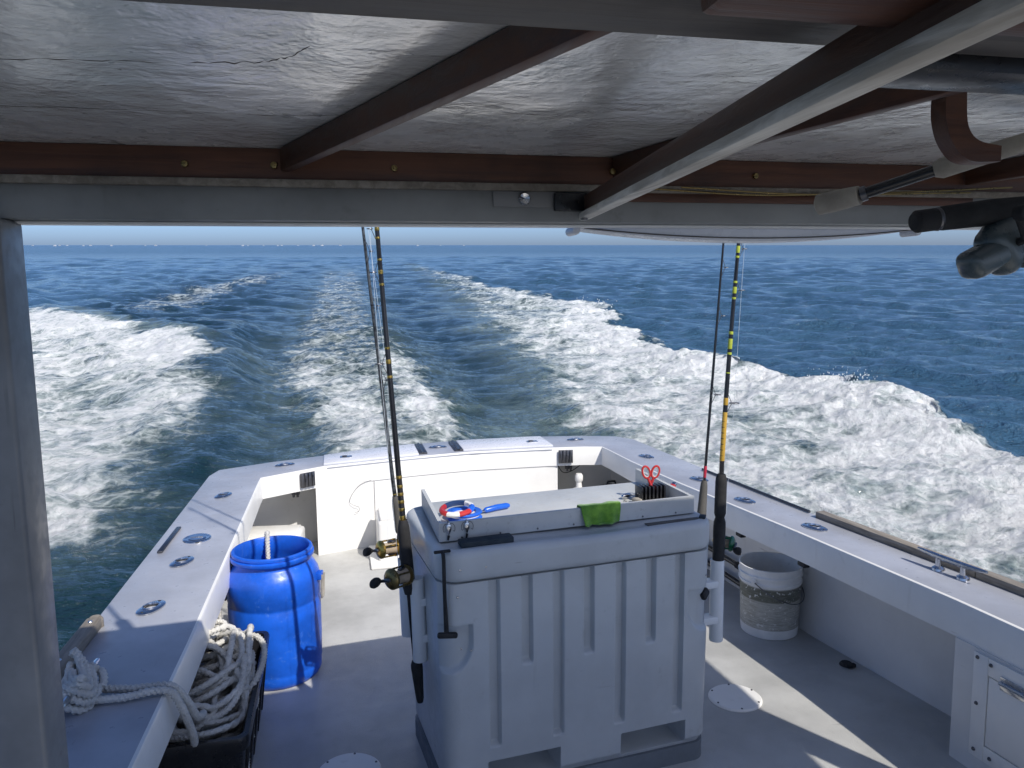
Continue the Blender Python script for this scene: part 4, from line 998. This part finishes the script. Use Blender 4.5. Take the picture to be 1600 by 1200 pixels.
def coil():
    g = random.Random(21); base = Vector((-.53, 2.64, .03))
    t = thing('mooring_rope', 'heap of white mooring rope in the black crate, tied off over the left gunwale', 'rope', base)
    pts = []; a = 0; n = 460
    for i in range(n):
        k = i / n; a += .52 + g.uniform(-.06, .06)
        rx = .135 + .035 * math.sin(i * .37) + g.uniform(-.02, .02); ry = .165 + .05 * math.sin(i * .23 + 1) + g.uniform(-.03, .03)
        cx = .01 + .03 * math.sin(i * .11); cy = -.01 + .11 * math.sin(i * .19)
        z = .04 + .27 * k + .018 * math.sin(i * 1.7) + g.uniform(-.008, .008)
        lim = .185; x = max(-lim, min(lim, .035 + cx + rx * math.cos(a))); y = max(-.31, min(.30, cy + ry * math.sin(a)))
        heap = .11 * k * math.exp(-((y - .08) / .18) ** 2)
        pts.append(base + Vector((x, y, z + heap)))
    m_ = MB(); m_.tube(ropepath(pts, 12, .0055), .0094, seg=12, lobes=3, twist=150, lobe=.27); part('coil', m_, 'rope', t, off=base)
    # loose bights standing proud on top
    for j, (cx, cy, rx, ry, z0, tl) in enumerate(((.06, -.02, .10, .14, .27, .10), (.10, .03, .09, .17, .28, .13), (.03, .06, .12, .10, .31, .05), (-.02, .20, .085, .07, .36, .03), (-.01, .19, .10, .09, .335, .02), (-.02, .18, .07, .06, .38, .02), (.09, -.10, .09, .13, .26, .06), (.00, -.14, .13, .12, .255, .03), (-.02, .22, .06, .05, .40, .01))):
        pts = []
        for k in range(16):
            q = 2 * math.pi * k / 13 + j * 1.3; w = .04 * math.sin(q * 2 + j)
            pts.append(base + Vector((.03 + cx + (rx + w * .4) * math.cos(q), cy + (ry + w) * math.sin(q), z0 - .03 + tl * math.sin(q + .7 * j) * .6 + k * .0012)))
        m_ = MB(); m_.tube(ropepath(pts, 14, .005), .0094, seg=12, lobes=3, twist=150, lobe=.27); part('bight', m_, 'rope', t, off=base)
    # lead over the gunwale, and the hitch on the cleat
    kn = Vector((-.70, 2.12, GZ + .02))
    lead = [base + Vector((.03, -.12, .24)), Vector((-.445, 2.36, .34)), Vector((-.440, 2.24, .40)), Vector((-.448, 2.15, .50)), Vector((-.468, 2.115, .556)), Vector((-.50, 2.11, .568)), Vector((-.57, 2.115, .566)), Vector((-.64, 2.13, .567)), kn + Vector((.02, .02, .0))]
    m_ = MB(); m_.tube(ropepath(lead, 24, .004), .0098, seg=12, lobes=3, twist=150, lobe=.27); part('lead', m_, 'rope', t, off=base)
    lead = [Vector((-.462, 2.30, .27)), Vector((-.446, 2.20, .37)), Vector((-.452, 2.12, .49)), Vector((-.470, 2.09, .555)), Vector((-.51, 2.085, .568)), Vector((-.58, 2.075, .564)), Vector((-.66, 2.075, .566)), kn + Vector((.03, -.06, .0))]
    m_ = MB(); m_.tube(ropepath(lead, 24, .004), .0094, seg=12, lobes=3, twist=150, lobe=.27); part('lead', m_, 'rope', t, off=base)
    for j in range(5):
        pts = [kn + Vector((.055 * math.cos(q + j) * (1 - .1 * j), .085 * math.sin(q + j * .7), .004 + .014 * j + .018 * math.sin(2 * q + j))) for q in np.linspace(0, 5.6, 15)]
        m_ = MB(); m_.tube(ropepath(pts, 10, .004), .0098, seg=12, lobes=3, twist=150, lobe=.27); part('hitch', m_, 'rope', t, off=base)
coil()
def bucket():
    c = Vector((1.935, 3.13, 0)); t = thing('bucket', 'white plastic bucket with a worn label under the right gunwale', 'bucket', c)
    prof = [(0, .012), (.118, .012), (.122, 0), (.128, .002), (.129, .012), (.1305, .03), (.1365, .245), (.1425, .249), (.1435, .258), (.1385, .262), (.1390, .280), (.1445, .284), (.1455, .293), (.1400, .297), (.1410, .318), (.1430, .322), (.1430, .328), (.1370, .328), (.1350, .31), (.130, .24), (.123, .03), (0, .02)]
    m_ = MB(); m_.lathe(prof, seg=64); part('body', m_, 'bucket_white', t, smooth=40)
    m_ = MB(); v = []; f = []; n = 48
    for k in range(n + 1):
        a = R(100) + R(262) * k / n
        for r, z in ((.1318, .045), (.1375, .243)): v.append((math.cos(a) * r, math.sin(a) * r, z))
    for k in range(n): f.append((2 * k, 2 * k + 2, 2 * k + 3, 2 * k + 1))
    m_.raw(v, f); part('label_band', m_, 'bucket_label', t, 'worn grey and olive paper label round the bucket')
    for s in (0, math.pi):
        m_ = MB(); d = Vector((math.cos(s + .5), math.sin(s + .5), 0)); m_.lathe([(0, .010), (.010, .009), (.014, 0)], d * .141 + Vector((0, 0, .272)), d, 16); part('handle_ear', m_, 'bucket_white', t)
    m_ = MB(); d = Vector((math.cos(.5), math.sin(.5), 0)); e = Vector((-d.y, d.x, 0))
    m_.tube([d * (.148 * math.cos(q)) - e * (.152 * math.sin(q)) + Vector((0, 0, .272 - .10 * math.sin(q))) for q in np.linspace(0, math.pi, 24)], .0022, 6); part('bail_handle', m_, 'dark_steel', t)
bucket()
def poles():
    for k, (z, y0, y1, lab) in enumerate(((.155, 3.28, 4.75, 'upper of two black poles stowed under the right gunwale'), (.065, 3.20, 4.72, 'lower of two black poles stowed under the right gunwale'))):
        a = Vector((2.015, y0, z)); b = Vector((1.955, y1, z)); t = thing('gaff_pole', lab, 'pole', a)
        m_ = MB(); m_.tube([a, a.lerp(b, .5), b], .0135, 12); part('shaft', m_, 'black_plastic', t, off=a)
        for q in (.16, .45): p = a.lerp(b, q); e = a.lerp(b, q + .03); m_ = MB(); m_.tube([p, e], .0185, 12); part('collar', m_, 'rubber', t, off=a)
    for y in (3.47, 4.2):
        x = np.interp(y, [3.2, 4.7], [2.015, 1.955]) + .022; m_ = MB(); m_.box((x, y, .115), (.008, .022, .19), bev=.002)
        for z in (.155, .065): m_.tube([(x - .01 + .022 * math.cos(q) - .012, y, z + .02 * math.sin(q)) for q in np.linspace(-1.5, 1.5, 8)], .004, 6)
        part('pole_clip', m_, 'steel', boat)
poles()
def step_box():
    c = Vector((.285, 4.62, 0)); m_ = MB(); m_.box((.285, 4.63, .13), (.20, .30, .26), bev=.018, seg=3); m_.box((.285, 4.60, .011), (.30, .40, .022), bev=.008); m_.box((.285, 4.63, .268), (.17, .26, .02), bev=.008)
    solo('step_box', m_, 'gelcoat', 'small white moulded box on the deck against the transom, behind the left rods', 'box', c)
    c = Vector((-.46, 4.62, 0)); m_ = MB(); rot = Matrix.Rotation(R(-8), 3, 'Z')
    m_.box((-.46, 4.66, .10), (.40, .28, .19), rot, .02, seg=3); m_.box((-.46, 4.66, .197), (.36, .24, .016), rot, .006)
    solo('locker_box', m_, 'gelcoat', 'low white box in the left stern pocket behind the barrel', 'box', c)
    c = Vector((1.57, 4.93, 0)); m_ = MB(); m_.lathe([(0, 0), (.06, 0), (.065, .02), (.065, .22), (.05, .25), (.022, .265), (.018, .30), (.028, .315), (.028, .345), (.020, .36), (0, .363)], c, seg=24)
    solo('jug', m_, 'white_plastic', 'white plastic jug standing in the right stern pocket', 'jug', c)
    c = Vector((1.78, 5.0, 0)); m_ = MB(); m_.box((1.80, 4.93, .13), (.12, .16, .26), Matrix.Rotation(.4, 3, 'Z'), .02); m_.tube([(1.77, 4.93, .26), (1.78, 4.93, .29), (1.83, 4.93, .29), (1.84, 4.93, .26)], .008, 8)
    solo('tackle_bag', m_, 'black_plastic', 'dark bag in the right stern pocket', 'bag', c)
step_box()
TZ = .8586           # top of the tray board
def on_tray():
    # two spools of line: one leaning red and white, one flat blue below
    c = Vector((.372, 2.452, TZ)); t = thing('line_spool', 'blue plastic line spool lying flat in the tray corner', 'line spool', c)
    m_ = MB(); m_.lathe([(.040, .002), (.056, 0), (.060, .004), (.055, .008), (.050, .013), (.055, .018), (.060, .022), (.056, .026), (.040, .024), (.038, .013), (.040, .002)], (.012, 0, 0), seg=48); part('ring', m_, 'blue_plastic', t)
    m_ = MB(); m_.lathe([(.0505, .009), (.052, .013), (.0505, .017)], (.012, 0, 0), seg=40); part('line', m_, 'white_plastic', t)
    b = c + Vector((-.012, -.004, .0265)); t = thing('line_spool', 'red, white and navy line spool resting on the blue one', 'line spool', b); t.rotation_euler = (R(6), R(-5), 0)
    for k, mt in enumerate(('red_plastic', 'red_plastic', 'white_plastic', 'red_plastic', 'blue_plastic', 'white_plastic', 'navy', 'navy')):
        a0 = R(135) + k * math.pi / 4; n = 9; v = []; f = []; prof = [(.043, .002), (.051, .000), (.0575, .004), (.0595, .009), (.0575, .014), (.051, .018), (.043, .016), (.041, .009)]
        for i in range(n):
            a = a0 + (math.pi / 4) * i / (n - 1)
            for r, z in prof: v.append((r * math.cos(a), r * math.sin(a), z))
        for i in range(n - 1):
            for j in range(8): f.append((i * 8 + j, i * 8 + (j + 1) % 8, (i + 1) * 8 + (j + 1) % 8, (i + 1) * 8 + j))
        f.append(tuple(range(7, -1, -1))); f.append(tuple((n - 1) * 8 + j for j in range(8)))
        m_ = MB(); m_.raw(v, f); part('segment', m_, mt, t)
    # folding knife
    c = Vector((.505, 2.505, TZ)); t = thing('knife', 'blue handled knife lying in the tray', 'knife', c, R(22))
    m_ = MB(); m_.tube([(-.052, 0, .011), (-.045, 0, .011), (0, .003, .012), (.040, 0, .012), (.050, -.002, .012)], [.005, .0095, .0105, .010, .006], 14); part('handle', m_, 'blue_plastic', t)
    m_ = MB(); m_.raw([(-.05, -.006, .010), (-.05, .006, .010), (-.075, .004, .008), (-.09, -.004, .006), (-.05, -.006, .012), (-.05, .006, .012), (-.075, .004, .010), (-.09, -.004, .008)], [(0, 1, 2, 3), (7, 6, 5, 4), (0, 4, 5, 1), (1, 5, 6, 2), (2, 6, 7, 3), (3, 7, 4, 0)]); part('blade', m_, 'steel', t)
    # knife block with scissors
    c = Vector((1.062, 2.50, TZ)); t = thing('tool_rack', 'black slotted tool rack in the right corner of the tray', 'tool rack', c, R(6))
    m_ = MB(); m_.box((0, 0, .004), (.105, .055, .008), bev=.002); part('base', m_, 'black_plastic', t)
    for k in range(7):
        m_ = MB(); m_.box((-.045 + k * .015, 0, .031), (.007, .050, .046), bev=.0015); part('fin', m_, 'black_plastic', t)
    c = Vector((1.063, 2.50, TZ + .012)); t = thing('scissors', 'red handled scissors standing upright in the black rack', 'scissors', c, R(-8)); t.scale = (.9, .9, .9)
    for s, lean in ((-1, .0), (1, .0)):
        m_ = MB(); h = [];
        for q in np.linspace(0, 2 * math.pi, 25)[:-1]:
            p = Vector((.0145 * math.cos(q), 0, .024 * math.sin(q))); p = Matrix.Rotation(R(16) * s, 3, 'Y') @ p; h.append(Vector((s * .0185, 0, .098)) + p)
        m_.tube(h, .0046, 10, closed=True)
        m_.tube(smoothpath([(s * .013, 0, .078), (s * .006, 0, .062), (s * -.001, .002 * s, .045), (-s * .004, .003 * s, .030)], 5), [.0052] * 5 + [.006] * 10 + [.005], 10)
        hd = part('handle', m_, 'red_plastic', t)
        m_ = MB(); m_.tube([p * 1.0 + (Vector((s * .0185, 0, .098)) - p) * .22 for p in h], .0028, 8, closed=True); part('inner_ring', m_, 'tray_board', hd)
        m_ = MB(); m_.beam((-s * .004, .002 * s, .035), (-s * .005, .002 * s, -.009), .010, .0018); part('blade', m_, 'steel', t)
    # lures and leads
    def lure(p, rz, a, b, lab, nm='lure', sc=1.0):
        t = thing(nm, lab, nm, p, rz); m_ = MB()
        m_.lathe([(0, -.022 * sc), (.006 * sc, -.017 * sc), (.009 * sc, -.004 * sc), (.008 * sc, .008 * sc), (.004 * sc, .018 * sc), (0, .021 * sc)], (0, 0, .009 * sc), (1, 0, .0), 16); part('body', m_, a, t)
        m_ = MB(); m_.tube(smoothpath([(.02 * sc, 0, .009), (.034 * sc, 0, .008), (.042 * sc, .006 * sc, .004), (.036 * sc, .014 * sc, .003), (.028 * sc, .012 * sc, .003)], 6), .0011, 6); part('hook', m_, b, t)
    lure(Vector((.985, 2.535, TZ)), .4, 'steel', 'dark_steel', 'silver lure lying left of the tool rack', sc=1.15)
    lure(Vector((1.000, 2.475, TZ)), 2.2, 'pale_cork', 'dark_steel', 'pale lure in front of the tool rack', sc=1.1)
    lure(Vector((.955, 2.435, TZ)), 1.0, 'grey_grip', 'dark_steel', 'small lead weight behind the green cloth', 'lead weight', .9)
    for x, lab, rr in ((.305, 'treble-hooked lure hung at the left corner of the tray front', .0), (.362, 'spoon lure with treble hooks hung on the tray front', .25)):
        y = 2.268 + (x - .284) * .0973 - .0135; c = Vector((x, y, .905)); t = thing('lure', lab, 'lure', c, R(5.6))
        m_ = MB(); m_.lathe([(0, .0), (.004, -.003), (.0085, -.014), (.0085, -.024), (.004, -.036), (0, -.042)], (0, .001, .004), seg=16, sy=.35); part('body', m_, 'steel', t)
        for s in (-1, 1):
            m_ = MB(); m_.tube(smoothpath([(0, 0, -.004), (s * .010, -.002, .000), (s * .018, -.003, -.010), (s * .017, -.004, -.024), (s * .012, -.004, -.022)], 5), .001, 6); part('hook', m_, 'dark_steel', t)
        m_ = MB(); m_.tube([(0, 0, -.038), (-.003, 0, -.052)], [.0042, .003], 8); part('tail', m_, 'black_plastic', t)
        m_ = MB(); m_.tube([(0, .002, .002), (.001, .010, .004), (0, .016, .000)], .001, 6); part('loop', m_, 'dark_steel', t)
    # green cloth over the front rim
    c = Vector((.808, 2.318, .905)); n, k = 26, 22; v = []; f = []
    e0 = Vector((.737, 2.3115, 0)); e1 = Vector((.882, 2.3255, 0)); dv = (e1 - e0).normalized(); nn = Vector((dv.y, -dv.x, 0))   # nn points forward (towards the viewer)
    g = random.Random(3)
    for i in range(n + 1):
        s = i / n
        for j in range(k + 1):
            q = j / k            # 0 inside the tray .. 1 hem in front
            L = q * .150 - .052   # arc length from the rim
            wob = .5 * math.sin(9 * s + 2 * q) + .5 * math.sin(17 * s + 1.3)
            x = e0.lerp(e1, s)
            squeeze = 1 - .22 * max(0, L / .1)
            x = e0.lerp(e1, .52 + (s - .52) * squeeze)
            if L < 0:
                p = x - nn * (.006 + .0085) + Vector((0, 0, .907)) - nn * (0) + Vector((0, 0, max(-.040, L * .8 + .0)))
                p += -nn * (.012 * min(1, -L / .03) + .005 * wob)
            else:
                p = x + nn * (.0100 + .013 * (L / .1) * (1 + wob)) + Vector((0, 0, .907 - L * (1 + .0 * s)))
                p.z += -.010 * math.sin(3.0 * s) * (L / .1) + .009 * wob * (L / .1)
                p.z = max(p.z, .8500)
            if abs(L) < .012: p.z = .9105 + .0008 * wob + (.0 if L < 0 else 0); p += (-nn if L < 0 else nn) * (-.004)
            v.append(p - c)
    for i in range(n):
        for j in range(k): f.append((i * (k + 1) + j, (i + 1) * (k + 1) + j, (i + 1) * (k + 1) + j + 1, i * (k + 1) + j + 1))
    m_ = MB(); m_.raw([p + c for p in v], f)
    o = solo('cloth', m_, 'towel', 'bright green cloth draped over the front of the tray', 'cloth', c, smooth=80)
    sd = o.modifiers.new('thickness', 'SOLIDIFY'); sd.thickness = .003; sd.offset = 0
    sb = o.modifiers.new('soft', 'SUBSURF'); sb.levels = 1; sb.render_levels = 1
    # red lighter beside the rods
    c = Vector((1.19, 2.62, .843)); m_ = MB(); rot = Matrix.Rotation(.5, 3, 'Z') @ Matrix.Rotation(R(-35), 3, 'Y')
    m_.box((1.19, 2.62, .853), (.06, .022, .014), rot, .004); m_.box(Vector((1.19, 2.62, .853)) + rot @ Vector((.034, 0, 0)), (.012, .018, .012), rot, .003, m=1)
    solo('lighter', m_, ['red_plastic', 'steel'], 'small red lighter on the lid corner beside the grey grip', 'lighter', c)
on_tray()

# ------------------------------------------------------------------ spray thrown off the right-hand crest
def spray():
    g = random.Random(4); m_ = MB(); ico = bmesh.new(); bmesh.ops.create_icosphere(ico, subdivisions=1, radius=1); ico.verts.index_update()
    V = [q.co.copy() for q in ico.verts]; F = [[w.index for w in q.verts] for q in ico.faces]; ico.free()
    y_ = SEA_CO[:, 1]
    def crest(y):
        x = float(np.interp(y, RO_Y, RO_X)); s = (np.abs(y_ - y) < .12) & (np.abs(SEA_CO[:, 0] - x) < 1.0)
        if not s.any(): return x, SEA_Z + .3
        q = SEA_CO[s]; k = q[:, 2].argmax(); return q[k, 0], q[k, 2]
    for y0, n, hgt, wid in ((9.9, 40, .12, .4), (10.5, 70, .18, .35), (25.5, 25, .2, 1.2), (27.5, 25, .25, 1.0)):
        for _ in range(n):
            y = y0 + g.gauss(0, wid); x, z = crest(y); k = g.random() ** 2.2
            p = Vector((x + g.uniform(-.30, .25), y, z - .04 + hgt * k)); r = (.008 * (1 - k) + .003) * g.uniform(.5, 1.3) * (1.8 if y > 20 else 1)
            st = Vector((1, 1, g.uniform(1, 2.2)))
            m_.raw([p + Vector((q.x * st.x, q.y * st.y, q.z * st.z)) * r for q in V], F)
    solo('spray', m_, 'spray_foam', 'white spray flying off the breaking crest on the right', None, (0, 0, 0), boat=False, kind='stuff')
spray()

# ------------------------------------------------------------------ far boats along the horizon
def far_boats():
    g = random.Random(9)
    px = [63, 97, 104, 116, 141, 152, 184, 236, 252, 330, 386, 394, 418, 440, 446, 471, 495, 508, 536, 655, 690, 726]
    m_ = MB(); m_.prism([(-4.5, -1.4), (3.2, -1.4), (5.2, 0), (3.2, 1.4), (-4.5, 1.4)], -.6, 1.5, bev=.08); hull_me = m_.mesh('far_hull')
    m_ = MB(); m_.box((-.6, 0, 2.6), (3.6, 2.2, 2.2), bev=.15); m_.box((-.6, 0, 3.9), (4.2, 2.5, .2), bev=.05); cab_me = m_.mesh('far_cabin')
    m_ = MB(); m_.box((-.6, 0, 2.9), (3.64, 2.24, .7), bev=.05); win_me = m_.mesh('far_windows')
    m_ = MB(); m_.tube([(-1, 0, 4), (-1, 0, 7)], .08, 6); mast_me = m_.mesh('far_mast')
    hull_me.materials.append(MAT['far_white']); cab_me.materials.append(MAT['far_white']); win_me.materials.append(MAT['far_dark']); mast_me.materials.append(MAT['far_white'])
    for i, p in enumerate(px):
        d = g.uniform(2300, 3600); az = YAW + math.atan((p - 800) / 1202)
        s = g.uniform(.6, 1.05)
        t = thing('distant_boat', 'tiny white boat on the left half of the horizon', 'boat', (d * math.sin(az), d * math.cos(az), SEA_Z), g.uniform(-.5, .5) + (math.pi if g.random() < .5 else 0), 'boats along the horizon', boat=False)
        t.scale = (s, s, s)
        for nm, me in (('hull', hull_me), ('cabin', cab_me), ('window_band', win_me), ('mast', mast_me)):
            o = link(bpy.data.objects.new(nm, me)); o.parent = t
far_boats()

# ------------------------------------------------------------------ everything aboard takes the boat's trim
for o in BOATFRAME:
    M = Matrix.Translation(o.location) @ o.rotation_euler.to_matrix().to_4x4() @ Matrix.Diagonal((*o.scale, 1))
    W = BOAT @ M
    o.location = W.to_translation(); o.rotation_euler = W.to_quaternion().to_euler()
